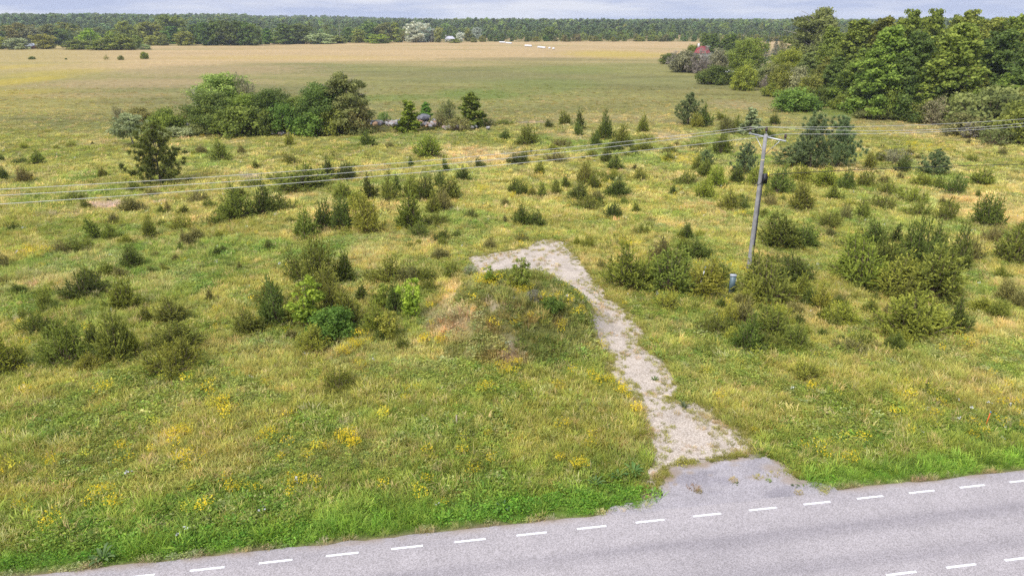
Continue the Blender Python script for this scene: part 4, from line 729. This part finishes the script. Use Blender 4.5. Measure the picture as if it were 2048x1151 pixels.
# ------------------------------------------------------------------ far forest: one mass
def inst_copy(me):
    m = me.copy(); m.materials[0] = M_leaf_i; return m
def forest():
    C = protos('forest_source', [inst_copy(KIT[k][i][0]) for k, n_ in (('forestpine', 4), ('farpine', 2), ('fartall', 3), ('farround', 3)) for i in range(n_)])
    rs = np.random.RandomState(5); n = 17000; t = rs.rand(n); Y = 640 * (3000 / 640.) ** (t ** 1.15); uu = -350 + 2750 * rs.rand(n); X = (uu - CX) / F_PX * depth(Y)
    lim = np.where(uu < 300, 560, np.where(uu < 720, 640, 700)) + 40 * fbm(X, Y, 60, 2, 70)
    k = Y > lim; X, Y, uu = X[k], Y[k], uu[k]; n = len(X)
    h = 5.0 + 12.5 * smooth(640, 1250, Y) + 3.0 * (fbm(X, Y, 90, 3, 71) - .5) * 2; h = h * (0.82 + 0.36 * rs.rand(n)); h = np.where(uu < 500, h + 3, h)
    idx = rs.randint(0, 6, n); dec = fbm(X, Y, 120, 2, 72); idx = np.where(rs.rand(n) < 0.45 * smooth(.45, .65, dec) + .08, rs.randint(6, 12, n), idx)
    w = h * np.where(idx >= 9, .75, .50) * (0.85 + .3 * rs.rand(n))
    c = np.array([0.155, 0.210, 0.080]) * np.exp(rs.randn(n, 1) * .25) * np.exp(rs.randn(n, 3) * .05); c = np.where((idx >= 6)[:, None], c * np.array([1.5, 1.4, .9]), c)
    scatter('forest', C, np.stack([X, Y, height(X, Y)], 1), np.stack([rs.randn(n) * .02, rs.randn(n) * .02, rs.rand(n) * 6.28], 1), np.stack([w, w, h], 1), idx, c, 'far pine forest reaching the horizon')
forest()

# ------------------------------------------------------------------ dead wood
def dead_tree(u, vb, vt, label, seed, n=9, spread=.5, lean=(0, 0)):
    x, y = (float(q) for q in ground(u, vb)); H = float(z_at(x, y, vt)); rs = np.random.RandomState(seed); o = thing('dead_tree', label, 'dead tree', (x, y, 0))
    t = Tri(); tp = np.stack([np.array([lean[0] * q * H, lean[1] * q * H, H * q]) for q in np.linspace(0, 1, 5)]); t.tube(tp, np.array([.03, .026, .02, .013, .004]) * H * .35, 6); ob('trunk', t.mesh('trunk', M_bark_grey), o)
    for i in range(n):
        q = .3 + .65 * i / n; a = i * 2.4; l = H * spread * (1.1 - q) * (.6 + .6 * rs.rand()); d = np.array([math.cos(a), math.sin(a), .55]); b = np.array([lean[0] * q * H, lean[1] * q * H, H * q]); s = Tri()
        s.tube(np.stack([b, b + d * l * .5 + rs.randn(3) * .05 * l, b + d * l + np.array([0, 0, .2 * l])]), np.array([.012, .008, .003]) * H * .35 + .004, 5)
        c = b + d * l * .5; e = c + unit(d + rs.randn(3) * .7) * l * .45; s.tube(np.stack([c, (c + e) / 2, e]), [.010, .008, .004], 4); ob('branch', s.mesh('branch', M_bark_grey), o)
dead_tree(681, 86, 41, 'bare grey dead tree among green trees at the far field edge', 3, 12, .3)
dead_tree(410, 248, 172, 'bare grey dead branches sticking out left of the light green willow crown', 4, 9, .75, (-.25, 0))
dead_tree(182, 97, 68, 'pale bare leaning trunk in front of the bushes by the far farm', 6, 5, .3, (.15, 0))

# ------------------------------------------------------------------ stones of the old field-clearance pile
import bmesh
def stone_meshes():
    out = []
    for s in range(5):
        rs = np.random.RandomState(400 + s); bm = bmesh.new(); bmesh.ops.create_icosphere(bm, subdivisions=2, radius=.5)
        pl = [(unit(rs.randn(3)), .30 + .16 * rs.rand()) for _ in range(9)]
        for v in bm.verts:
            p = np.array(v.co)
            for n_, d_ in pl:
                q = p @ n_ - d_
                if q > 0: p = p - n_ * q * .9
            v.co = p * np.array([1.1, .95, .85])
        me = bpy.data.meshes.new('stone'); bm.to_mesh(me); bm.free(); out.append(me)
    return out
STM = stone_meshes()
def stone_mat(name, c):
    m = plain(name, c, .85, 0, .35, 5.0, .2); return m
SM = [stone_mat('grey_granite', (.24, .23, .235)), stone_mat('pale_limestone', (.34, .32, .31)), stone_mat('pinkish_granite', (.29, .22, .19)), stone_mat('dark_granite', (.15, .15, .165)), stone_mat('orange_lichened_stone', (.30, .19, .11))]
STI = [[None] * 5 for _ in SM]
for a_ in range(5):
    for b_ in range(5):
        m_ = STM[b_].copy(); m_.materials.append(SM[a_]); STI[a_][b_] = m_
def stones(label, lst):
    x0, y0 = (float(q) for q in ground(*lst[0][:2])); root = thing('stone_heap', label, 'stones', (x0, y0, 0))
    rs = np.random.RandomState(int(lst[0][0]))
    for (u, v, wpx, c, z) in lst:
        x, y = (float(q) for q in ground(u, v, z)); s = wpx / F_PX * float(depth(y))
        o = ob('stone', STI[c][rs.randint(5)], root, (x - x0, y - y0, z + s * .22)); o.scale = (s, s * .9, s * (.75 + .2 * rs.rand())); o.rotation_euler = (rs.randn() * .4, rs.randn() * .4, rs.rand() * 6.28)
def heap(label, u0, u1, v0, v1, n, top, seed, cols):
    rs = np.random.RandomState(seed); L_ = []
    for i in range(n):
        q = rs.rand(); u = u0 + (u1 - u0) * rs.rand(); e = 1 - abs(2 * (u - u0) / (u1 - u0) - 1) ** 2; z = .12 + top * e * q ** .9
        L_.append((u, v1 + (v0 - v1) * rs.rand(), 6 + 7 * rs.rand(), cols[rs.randint(len(cols))], z))
    L_.sort(key=lambda k: k[4]); stones(label, L_)
heap('heap of pale grey and pink fieldstones just right of the tree clump', 734, 763, 245, 250, 48, 1.75, 1, [0, 1, 1, 2, 3, 4])
heap('heap of grey fieldstones between thin shrubs and bright green small tree', 772, 804, 245, 252, 50, 1.75, 2, [0, 1, 1, 0, 2, 3])
heap('heap of orange and pink fieldstones below the dark boulder', 832, 880, 246, 254, 50, 1.0, 3, [2, 4, 4, 1, 2, 0])
heap('few pale fieldstones by the reddish bush left of the tree clump', 356, 404, 252, 258, 12, .5, 4, [1, 1, 2, 0])
heap('few low fieldstones at the foot of the tree clump', 545, 600, 267, 270, 9, .15, 5, [1, 2, 0])
heap('scattered low fieldstones right of the small dark tree', 882, 985, 255, 262, 14, .1, 6, [1, 1, 2])
def boulder(u, v, wpx, z, c, label, hs=.75):
    x, y = (float(q) for q in ground(u, v, z)); s = wpx / F_PX * float(depth(y)); o = ob('boulder', STI[c][1], None, (x, y, z + s * .25)); o.scale = (s, s * .8, s * hs); o.rotation_euler.z = .5; tag(o, label, 'boulder')
boulder(848, 244, 29, .75, 3, 'large dark grey boulder on top of the orange stones'); boulder(870, 244, 13, .75, 0, 'smaller blue-grey boulder right of the large dark boulder'); boulder(840, 253, 10, .1, 4, 'orange rounded stone at the foot of the dark boulder'); boulder(597, 268, 14, 0, 1, 'pale pinkish stone at the foot of the clump behind a small conifer', .6)

# ------------------------------------------------------------------ utility pole and wires
M_pole = plain('weathered_grey_pole_wood', (.255, .248, .248), .85, 0, .25, 3.0)
M_galv = plain('galvanised_steel', (.55, .56, .58), .45, .6, .08, 6)
M_porc = plain('brown_porcelain', (.075, .045, .04), .25, 0, .1, 5); M_white = plain('white_plastic', (.75, .75, .74), .5, 0, .04, 5)
M_black = plain('black_cable_sheath', (.02, .02, .022), .5, 0, .1, 5); M_box = plain('blue_grey_enamel', (.105, .155, .175), .45, 0, .08, 3); M_lid = plain('pale_grey_enamel', (.42, .44, .48), .45, 0, .05, 3)
M_wire = plain('aluminium_wire', (.58, .57, .55), .5, .3, .05, 3); M_yel = plain('yellow_plastic', (.75, .60, .03), .5, 0, .05, 4); M_bandm = plain('pale_band', (.62, .52, .28), .6, 0, .05, 4)
px_, py_ = (float(q) for q in ground(1497, 543)); PH = 9.62
pole = thing('utility_pole', 'weathered grey wooden utility pole with steel crossarm and three insulators', 'utility pole', (px_, py_, 0))
t = Tri(); zz = np.linspace(-.3, PH, 9); t.tube(np.stack([np.array([0, 0, z]) for z in zz]), .165 - .005 * zz, 16); ob('shaft', t.mesh('shaft', M_pole, True), pole)
AX = np.array([.775, -1.12, -.07]); AZ = PH - .22
def lp(s, z=0, off=0.0): return np.array([AX[0] * s, AX[1] * s, AZ + AX[2] * s + z])
t = Tri(); an = unit(np.array([AX[1], -AX[0], 0])) * .17
ar = unit(AX); t.tube(np.stack([lp(-1.06) - an, lp(0) - an, lp(1.06) - an]), .055, 4); ob('crossarm', t.mesh('crossarm', M_galv), pole)
for s in (-.72, .72):
    t = Tri(); t.tube(np.stack([lp(s, -.05) - an * 1.35, np.array([0, 0, PH - 1.35]) - an * 1.0]), .025, 4); ob('brace', t.mesh('brace', M_galv), pole)
INS = []
def insulator(p):
    o = ob('insulator', None, pole); o.empty_display_size = .1; o.location = p
    t = Tri(); t.tube(np.array([(0, 0, -.12), (0, 0, 0), (0, 0, .10)]), .022, 6); ob('pin', t.mesh('pin', M_galv), o)
    t = Tri(); q = [(.06, .05), (.06, .12), (.105, .13), (.115, .16), (.06, .18), (.095, .20), (.10, .235), (.05, .26), (.07, .28), (.06, .33), (.02, .345)]; t.tube(np.array([(0, 0, z) for r, z in q]), [r for r, z in q], 12); ob('porcelain', t.mesh('porcelain', M_porc, True), o)
    t = Tri(); t.tube(np.array([(0, 0, .015), (0, 0, .05)]), .05, 10); ob('cap', t.mesh('cap', M_lid), o); INS.append(np.array(p) + np.array([px_, py_, .36]))
insulator(tuple(lp(-1.0, .1) - an)); insulator((0, 0, PH + .12)); insulator(tuple(lp(1.0, .1) - an))
t = Tri(); t.tube(np.array([(0, 0, PH - 1.72), (0, 0, PH - 1.66)]), .130, 16); ob('band', t.mesh('band', M_bandm), pole)
t = Tri(); t.tube(np.array([(.10, -.15, .0), (.15, -.10, 2.5), (.15, -.10, 6.6)]), .035, 6); ob('cable_conduit', t.mesh('cable_conduit', M_black), pole)
t = Tri(); t.box(.13, .42, -.22, .02, 6.35, 7.0); t.box(.14, .30, -.30, -.22, 6.5, 6.9); ob('junction_box', t.mesh('junction_box', M_black), pole)
t = Tri(); t.box(.40, .48, -.23, -.15, 6.85, 7.1); ob('yellow_clamp', t.mesh('yellow_clamp', M_yel), pole)
t = Tri(); t.tube(np.array([(-.16, -.05, 6.2), (0, -.17, 6.35), (.16, -.1, 6.6)]), .02, 5); ob('strap', t.mesh('strap', M_black), pole)

def span(P0, pts, dirx, mat, rad, name, label, ext, group):
    """wire from P0: height is a quadratic along its plan direction through photographed points (u, v)"""
    A = []; b = []; d = np.array(dirx) / np.linalg.norm(dirx)
    for (u, v) in pts:
        ku = (u - CX) / F_PX; kv = (CY - v) / F_PX
        # unknown t, z:  X = ku*fw ; up = kv*fw with fw = Y CT - (z-H) ST
        # X0+dx t = ku((Y0+dy t)CT - (z-H)ST)
        a11 = d[0] - ku * d[1] * CT; a12 = ku * ST; r1 = ku * (P0[1] * CT + CAM_H * ST) - P0[0]
        a21 = d[1] * ST - kv * d[1] * CT; a22 = CT + kv * ST; r2 = kv * (P0[1] * CT + CAM_H * ST) - P0[1] * ST + CAM_H * CT
        tt, z = np.linalg.solve([[a11, a12], [a21, a22]], [r1, r2]); A.append([tt, tt * tt]); b.append(z - P0[2])
    co = np.linalg.lstsq(np.array(A), np.array(b), rcond=None)[0]; tm = max(q[0] for q in A) * ext
    T = np.linspace(0, tm, 40); return np.stack([P0[0] + d[0] * T, P0[1] + d[1] * T, P0[2] + co[0] * T + co[1] * T * T], 1)
GL = 'the three conductors of the power line'
LFT = [((0, 378.5), (1000, 308)), ((0, 390.6), (1000, 317.7)), ((0, 408), (1000, 330))]; RGT = [((2047, 238), (1700, 253.5)), ((2047, 246.5), (1700, 261)), ((2047, 252.5), (1700, 268))]
WL = ['thin pale overhead wire on the far insulator of the utility pole', 'thin pale overhead wire on the pole-top insulator', 'thin pale overhead wire on the near insulator of the utility pole']
for i in range(3):
    a = span(INS[i], LFT[i], (-.953, -.303), None, 0, '', '', 1.25, ''); b = span(INS[i], RGT[i], (.96, .28), None, 0, '', '', 1.7, '')
    t = Tri(); t.tube(np.concatenate([a[::-1], b[1:]]), .0135, 5); w = ob('power_line', t.mesh('power_line', M_wire)); tag(w, WL[i], 'power line', GL)
P0 = np.array([px_ + .42, py_ - .1, 6.95]); a = span(P0, ((2047, 328), (1845, 337), (1700, 337)), (.96, .28), None, 0, '', '', 1.6, '')
t = Tri(); t.tube(a, .024, 5); tag(ob('aerial_cable', t.mesh('aerial_cable', M_black)), 'dark low cable running right from the black box on the pole', 'cable')
ga = ground(1470, 424); t = Tri(); t.tube(np.array([(px_ - .13, py_ + .05, 6.4), ((px_ + float(ga[0])) / 2, (py_ + float(ga[1])) / 2, 3.2), (float(ga[0]), float(ga[1]), 0)]), .012, 4); tag(ob('stay_wire', t.mesh('stay_wire', M_galv)), 'thin grey stay wire slanting from the utility pole to the ground', 'wire')

# cable cabinet, stakes
x, y = (float(q) for q in ground(1462, 588)); cabn = thing('cable_cabinet', 'small blue-grey metal cable cabinet with pale lid among junipers', 'cabinet', (x, y, 0), None, -.12); zt = float(z_at(x, y, 549))
t = Tri(); t.box(-.17, .17, -.12, .12, 0, zt - .05); ob('body', t.mesh('body', M_box), cabn)
t = Tri(); t.box(-.15, .15, -.135, -.122, .3, zt - .1); ob('door', t.mesh('door', M_box), cabn)
t = Tri(); t.box(-.20, .20, -.16, .15, zt - .05, zt); ob('lid', t.mesh('lid', M_lid), cabn)
M_or = plain('orange_paint', (.60, .12, .02), .6, 0, .08, 20); M_blue = plain('blue_paint', (.05, .18, .35), .6); M_wood = plain('pale_weathered_wood', (.36, .30, .23), .85, 0, .2, 14)
x, y = (float(q) for q in ground(1970, 853)); zt = float(z_at(x, y, 822)); mk = thing('marker_stake', 'thin orange marker stake with a blue tip in the roadside grass', 'stake', (x, y, 0)); mk.rotation_euler.y = .09
t = Tri(); t.tube(np.array([(0, 0, -.1), (0, 0, zt - .07)]), .022, 8); ob('shaft', t.mesh('shaft', M_or), mk); t = Tri(); t.tube(np.array([(0, 0, zt - .07), (0, 0, zt)]), .024, 8); ob('tip', t.mesh('tip', M_blue), mk)
x, y = (float(q) for q in ground(913.5, 853)); zt = float(z_at(x, y, 830)); t = Tri(); t.box(-.025, .025, -.02, .02, -.1, zt); o = ob('wooden_peg', t.mesh('wooden_peg', M_wood), None, (x, y, 0)); tag(o, 'short weathered wooden peg standing in the foreground grass', 'peg')
x, y = (float(q) for q in ground(1396, 585)); zt = 1.9; sp = thing('striped_post', 'leaning white and dark green post half hidden in junipers left of the cabinet', 'post', (x, y, 0)); sp.rotation_euler = (.1, .14, 0)
for k in range(6):
    t = Tri(); t.tube(np.array([(0, 0, k * zt / 6), (0, 0, (k + 1) * zt / 6)]), .035, 8); ob('white_section' if k % 2 == 0 else 'dark_section', t.mesh('section', M_white if k % 2 == 0 else M_box), sp)

# broad-leaved weeds on the verge and the track
M_weed = leaf_mat('weed_leaf', False, .75, 1.25, .35, .3)
def rosette(u, v, wpx, h, n, label, c, wl=.16, seed=1):
    x, y = (float(q) for q in ground(u, v)); s = wpx / F_PX * float(depth(y)) / 2; rs = np.random.RandomState(seed); o = thing('broadleaf_weed', label, 'weed', (x, y, float(height(x, y))))
    for i in range(n):
        a = i * 2.4 + rs.rand() * .5; l = s * (.7 + .5 * rs.rand()); up = h * (.35 + .75 * rs.rand()); d = np.array([math.cos(a), math.sin(a), 0]); p = np.array([-d[1], d[0], 0]); V = []; F = []
        for k, (f, w, z) in enumerate([(0, .2, 0), (.3, .8, .55), (.6, 1, .9), (.85, .7, 1.0), (1.0, .08, .85)]):
            c0 = d * l * f + np.array([0, 0, up * z]); V += [c0 - p * w * l * wl, c0 + np.array([0, 0, -.02]), c0 + p * w * l * wl]
            if k: F += [(3*k-3, 3*k-2, 3*k+1, 3*k), (3*k-2, 3*k-1, 3*k+2, 3*k+1)]
        me = mesh_np('leaf', V, np.array(F).ravel(), 4, M_weed, np.full(len(F), rs.rand())); q = ob('leaf', me, o); q.color = (*c, 1)
rosette(205, 1118, 52, .45, 16, 'large rosette weed with long pale green leaves at the left road edge', (.13, .20, .06), .13, 1)
rosette(1236, 956, 40, .4, 14, 'leafy green weed at the left corner of the driveway mouth', (.12, .22, .05), .12, 2)
rosette(1266, 948, 44, .45, 16, 'larger leafy weed nearest the driveway on the left verge', (.13, .23, .05), .11, 3)
rosette(1191, 966, 36, .25, 12, 'low pale weed clump on the verge left of the driveway weeds', (.12, .20, .06), .10, 4)
rosette(1006, 1018, 36, .25, 14, 'bluish green weed clump in the middle of the left verge', (.09, .17, .06), .09, 5)
rosette(1309, 760, 18, .18, 14, 'fresh green weed tuft alone on the middle of the gravel track', (.12, .19, .04), .10, 6)
rosette(1590, 971, 18, .1, 10, 'flat green weed growing on the right of the driveway asphalt', (.09, .14, .05), .14, 7)
rosette(1471, 968, 14, .1, 9, 'small green weed growing in the middle of the driveway asphalt', (.11, .15, .04), .14, 8)
rosette(1368, 816, 24, .3, 14, 'grey-green weed at the right edge of the gravel track', (.10, .13, .06), .12, 9)
rosette(818, 482, 16, .3, 14, 'bright green grass clump alone behind the tree saplings', (.10, .20, .03), .07, 10)
def dry_tuft(u, v, wpx, label, c, seed):
    x, y = (float(q) for q in ground(u, v)); rs = np.random.RandomState(seed); me = tuft_mesh(rs, 34, .10, wpx / F_PX * float(depth(y)) / 2, .022, .9).copy(); me.materials[0] = M_weed
    o = ob('grass_tuft', me, None, (x, y, .02)); o.color = (*c, 1); tag(o, label, 'grass tuft')
dry_tuft(1385, 975, 26, 'reddish dry grass tuft in the crack left on the driveway asphalt', (.36, .21, .10), 1); dry_tuft(1397, 984, 14, 'small olive tuft just below the reddish tuft on the driveway', (.28, .23, .09), 2); dry_tuft(1466, 960, 18, 'straw-coloured tuft in the middle of the driveway asphalt', (.52, .40, .17), 3)
dry_tuft(1516, 955, 20, 'yellowish flat tuft right of the middle of the driveway asphalt', (.48, .42, .12), 4); dry_tuft(1545, 948, 26, 'long yellowish tuft on the upper right of the driveway asphalt', (.46, .40, .13), 5); dry_tuft(1597, 985, 18, 'straw tuft at the road edge below the flat green weed', (.5, .4, .16), 6); dry_tuft(1537, 962, 10, 'tiny green tuft below the yellowish driveway tufts', (.26, .33, .08), 7)

# ------------------------------------------------------------------ far buildings and bales
M_redw = plain('dark_red_boards', (.20, .035, .028), .8); M_redroof = plain('red_roof', (.25, .045, .045), .7); M_greyw = plain('grey_house_wall', (.42, .41, .38), .8); M_paleroof = plain('pale_metal_roof', (.50, .48, .54), .6); M_dark = plain('dark_window_glass', (.03, .035, .045), .15); M_pw = plain('pale_wall', (.55, .50, .44), .8); M_chim = plain('pale_chimney_brick', (.60, .58, .57), .8); M_slate = plain('grey_sheet_roof', (.33, .35, .40), .6)
def house(u, vb, wid, dep, eave, ridge, label, wm, rm, cat='house', hip=False, chim=None, wins=3, rz=0.0, over=.35):
    x, y = (float(q) for q in ground(u, vb)); o = thing(cat.replace(' ', '_'), label, cat, (x, y, float(height(x, y)) - .1), None, rz); a, b = wid / 2, dep / 2
    t = Tri(); t.box(-a, a, -b, b, 0, eave); 
    if not hip:
        for s in (-1, 1): t.add([(s * a, -b, eave), (s * a, b, eave), (s * a, 0, ridge - .1), (s * a, 0, ridge - .1)], [(0, 1, 2, 3)])
    ob('wall', t.mesh('wall', wm), o)
    t = Tri(); A, B = a + over, b + over; r = A - (B * .6 if hip else 0); e = eave - over * (ridge - eave) / b
    V = [(-A, -B, e), (A, -B, e), (A, B, e), (-A, B, e), (-r, 0, ridge), (r, 0, ridge)]; V2 = [(p[0], p[1], p[2] + .12) for p in V]
    t.add(V2, [(0, 1, 5, 4), (2, 3, 4, 5), (0, 4, 3, 3), (1, 2, 5, 5)]); t.add(V, [(1, 0, 4, 5), (3, 2, 5, 4)]); rf = ob('roof', t.mesh('roof', rm), o)
    if chim is not None: t = Tri(); t.box(chim - .4, chim + .4, -.4, .4, ridge - .6, ridge + 1.3); ob('chimney', t.mesh('chimney', M_chim), rf)
    for k in range(wins):
        xx = -a + wid * (k + .5) / wins; f = Tri(); f.box(xx - .6, xx + .6, -b - .06, -b - .004, .9, 2.2); fo = ob('window', f.mesh('window', M_white), o); f = Tri(); f.box(xx - .48, xx + .48, -b - .075, -b - .05, 1.02, 2.08); ob('pane', f.mesh('pane', M_dark), fo)
    f = Tri(); f.box(a * .15 - .5, a * .15 + .5, -b - .07, -b - .003, 0, 2.0); ob('door', f.mesh('door', M_dark), o) if cat != 'house' else None
house(900, 84, 8.5, 6.5, 2.9, 4.9, 'grey house with pale hipped roof and white windows beyond the straw field', M_greyw, M_paleroof, 'house', True, -3.6, 3)
house(1403, 119, 4.6, 5.5, 3.2, 6.0, 'house with red gable roof and white chimney behind grey shrubs', M_pw, M_redroof, 'house', False, -2.3, 1, .35)
house(70, 97, 5.5, 4, 2.2, 3.2, 'small dark red shed right of a rounded bush at the far left', M_redw, M_slate, 'shed', False, None, 1)
house(60, 97.5, 3.5, 3, 2.0, 3.6, 'narrow dark red shed beside the other shed at the far left', M_redw, M_slate, 'shed', False, None, 0)
house(7, 97.5, 7, 5, 2.6, 4.0, 'dark red farm shed at the left edge behind a yellow-green tree', M_redw, M_slate, 'shed', False, None, 2)
house(9, 84, 9, 8, 5.5, 8.5, 'tall farm building with grey sheet roof among trees at the far left', M_redw, M_slate, 'house', False, None, 2, .4)
house(1455, 153, 3.6, 2.4, 1.2, 1.7, 'small pale flat shed half hidden right of the dark round bush', M_pw, M_paleroof, 'shed', False, None, 1)
M_film = plain('white_bale_film', (.70, .70, .71), .35, 0, .03, 3)
bm = bmesh.new(); bmesh.ops.create_cone(bm, cap_ends=True, segments=16, radius1=.66, radius2=.66, depth=1.2); bmesh.ops.bevel(bm, geom=[e for e in bm.edges if e.is_boundary or abs(e.verts[0].co.z - e.verts[1].co.z) < .01], offset=.12, segments=2, affect='EDGES'); bale_me = bpy.data.meshes.new('hay_bale'); bm.to_mesh(bale_me); bm.free(); bale_me.materials.append(M_film)
for q in bale_me.polygons: q.use_smooth = True
BW = ['in the farthest left row of bales', 'in the middle row of bales', 'in the right-hand row of bales', 'lying apart at the right end of the bales']
BWL = {1000: 'of the farthest-left row', 1013: 'of the second row from the left', 1051: 'of the middle row', 1077: 'of the right-hand row', 1099: 'of the two lying apart at the right end'}
for (u0, u1, va, vb_, n, w_) in [(1000, 1009, 86.0, 86.5, 5, 0), (1013, 1022, 87.6, 88.2, 5, 0), (1051, 1062, 93.2, 93.8, 6, 1), (1077, 1089, 96.2, 97.6, 6, 2), (1099, 1107, 98.2, 99.4, 2, 3)]:
    for k in range(n):
        nm_ = ['leftmost', 'second from left', 'third from left', 'fourth from left', 'fifth from left', 'rightmost'][k if k < n - 1 else 5] if n > 2 else ['left', 'right'][k]
        u = u0 + (u1 - u0) * k / max(1, n - 1); x, y = (float(q) for q in ground(u, va + (vb_ - va) * k / max(1, n - 1))); o = ob('hay_bale', bale_me, None, (x, y + (k % 2) * .5, .62)); o.rotation_euler = (math.pi / 2, 0, .3 + .4 * (k % 3)); o.scale = (1.1, .97, 1.1)
        tag(o, nm_ + ' white wrapped bale ' + BWL[u0], 'hay bale', 'white wrapped hay bales in the straw field')

# ------------------------------------------------------------------ labels: each plant is told apart by its look and by what it stands beside
MARK = [(322, 345, 'the lone dark pine'), (560, 245, 'the tree clump'), (790, 245, 'the stone heaps'), (1497, 543, 'the utility pole'), (1030, 510, 'the bare track end'), (1010, 640, 'the earth mound'), (826, 610, 'the bright green sapling'), (1043, 560, 'the dark leafy sapling'),
        (1640, 310, 'the blue-green pine pair'), (1376, 235, 'the round-topped pine'), (1462, 565, 'the cable cabinet'), (1972, 840, 'the orange marker stake'), (1260, 730, 'the gravel track'), (266, 275, 'the pale rowan-like tree'), (225, 408, 'the bare grey spot'), (1590, 205, 'the fresh green wood-edge bush'), (1975, 255, 'the big olive bush'),
        (1868, 330, 'the right-hand lone pine'), (664, 650, 'the bluish leafy shrub'), (943, 235, 'the small deep-green tree'), (1215, 255, 'the tall middle junipers'), (1840, 530, 'the big juniper thicket'), (1820, 640, 'the wide yellow-green juniper'),
        (680, 430, 'the juniper grove'), (240, 690, 'the lower-left juniper row'), (1404, 105, 'the red-roofed house'), (1487, 165, 'the yellow-green garden bush'), (1615, 90, 'the tall drooping tree'), (1890, 150, 'the tall wood'), (900, 80, 'the pale-roofed house'), (845, 70, 'the silvery willows'), (460, 70, 'the dark field-edge grove'), (68, 94, 'the red sheds'), (215, 92, 'the far-left bush row'), (681, 65, 'the bare dead tree'), (345, 60, 'the tallest far tree'), (241, 116, 'the dark field stubs'), (1020, 88, 'the white bales'), (1096, 70, 'the dark round field-edge tree'), (1335, 70, 'the dark pointed field-edge conifer'), (1230, 84, 'the yellow field patch'), (1560, 84, 'the bluish spruces')]
ORD = ['', 'second', 'third', 'fourth', 'fifth', 'sixth', 'seventh', 'eighth', 'ninth', 'tenth', 'eleventh', 'twelfth', 'thirteenth', 'fourteenth', 'fifteenth', 'sixteenth', 'seventeenth', 'eighteenth', 'nineteenth', 'twentieth']
def direction(du, dv):
    a = math.degrees(math.atan2(-dv * 1.6, du)) % 360
    return ['right of', 'behind and right of', 'behind', 'behind and left of', 'left of', 'in front and left of', 'in front of', 'in front and right of'][int((a + 22.5) // 45) % 8]
def write_labels():
    bins = {}
    for (o, noun, cat, group, u, v, h) in LAB:
        best = min(MARK, key=lambda m: math.hypot(u - m[0], (v - m[1]) * 1.6)); d = math.hypot(u - best[0], (v - best[1]) * 1.6)
        rel = 'beside' if d < 12 else direction(u - best[0], v - best[1])
        bins.setdefault((noun, rel, best[2]), []).append((d, o))
    for (noun, rel, lm), L_ in bins.items():
        L_.sort(key=lambda k: k[0])
        for i, (d, o) in enumerate(L_):
            if len(L_) == 1: s = f'{noun} {rel} {lm}'
            else: s = (('nearest ' if i == 0 else f'{ORD[min(i, 19)]}-nearest ') + f'{noun} {rel} {lm}')
            o['label'] = s
write_labels()

# ------------------------------------------------------------------ haze: the air over the plain
hb = Tri(); hb.box(-4900, 4900, -400, 4400, -4, 62); hm = bpy.data.materials.new('air'); hm.use_nodes = True; ht = hm.node_tree; ht.nodes.clear()
ho = N(ht, 'ShaderNodeOutputMaterial'); hv = N(ht, 'ShaderNodeVolumePrincipled'); hv.inputs['Color'].default_value = (.80, .88, 1.0, 1); hv.inputs['Density'].default_value = 0.00012; hv.inputs['Anisotropy'].default_value = 0.0
ht.links.new(hv.outputs[0], ho.inputs['Volume']); ob('haze', hb.mesh('haze', hm), kind='stuff')

# ------------------------------------------------------------------ countless juniper seedlings between the shrubs
M_needle_i = leaf_mat('needle_mass', True, .45, 1.55, .3, .06)
def seedlings():
    C = bpy.data.collections.new('seedling_source')
    for i, (k, n_) in enumerate((('S', 4), ('B', 4), ('C', 3), ('T', 3))):
        for q in range(n_):
            me = KIT[k][q][0].copy(); me.materials[0] = M_needle_i; C.objects.link(bpy.data.objects.new(f'seedling_{i}{q}', me))
    rs = np.random.RandomState(91); u = 2080 * rs.rand(1500) - 10; v = 285 + 420 * rs.rand(1500) ** 1.2; X, Y = ground(u, v)
    d = fbm(X, Y, 9, 3, 80); k = (rs.rand(1500) < 0.62 * smooth(.38, .66, d) * np.where(u > 1150, 1.25, .75)) & (poly_sd(TRACK, X, Y) > .9) & (road_off(X, Y) > 9) & (np.hypot((X - MOUND[0]) / 6.5, (Y - MOUND[1]) / 6.5) > 1)
    X, Y = X[k], Y[k]; n = len(X); h = .35 + .75 * rs.rand(n) ** 1.6; w = h * (.9 + .9 * rs.rand(n)); t = np.array([TONE['n'], TONE['d'], TONE['y'], TONE['b']])[rs.randint(0, 4, n)] * np.exp(rs.randn(n, 1) * .12)
    scatter('juniper_seedlings', C, np.stack([X, Y, height(X, Y) - .02], 1), np.stack([rs.randn(n) * .08, rs.randn(n) * .08, rs.rand(n) * 6.28], 1), np.stack([w, w, h], 1), rs.randint(0, 14, n), t, 'small juniper seedlings scattered between the larger shrubs')
seedlings()
#@@END@@
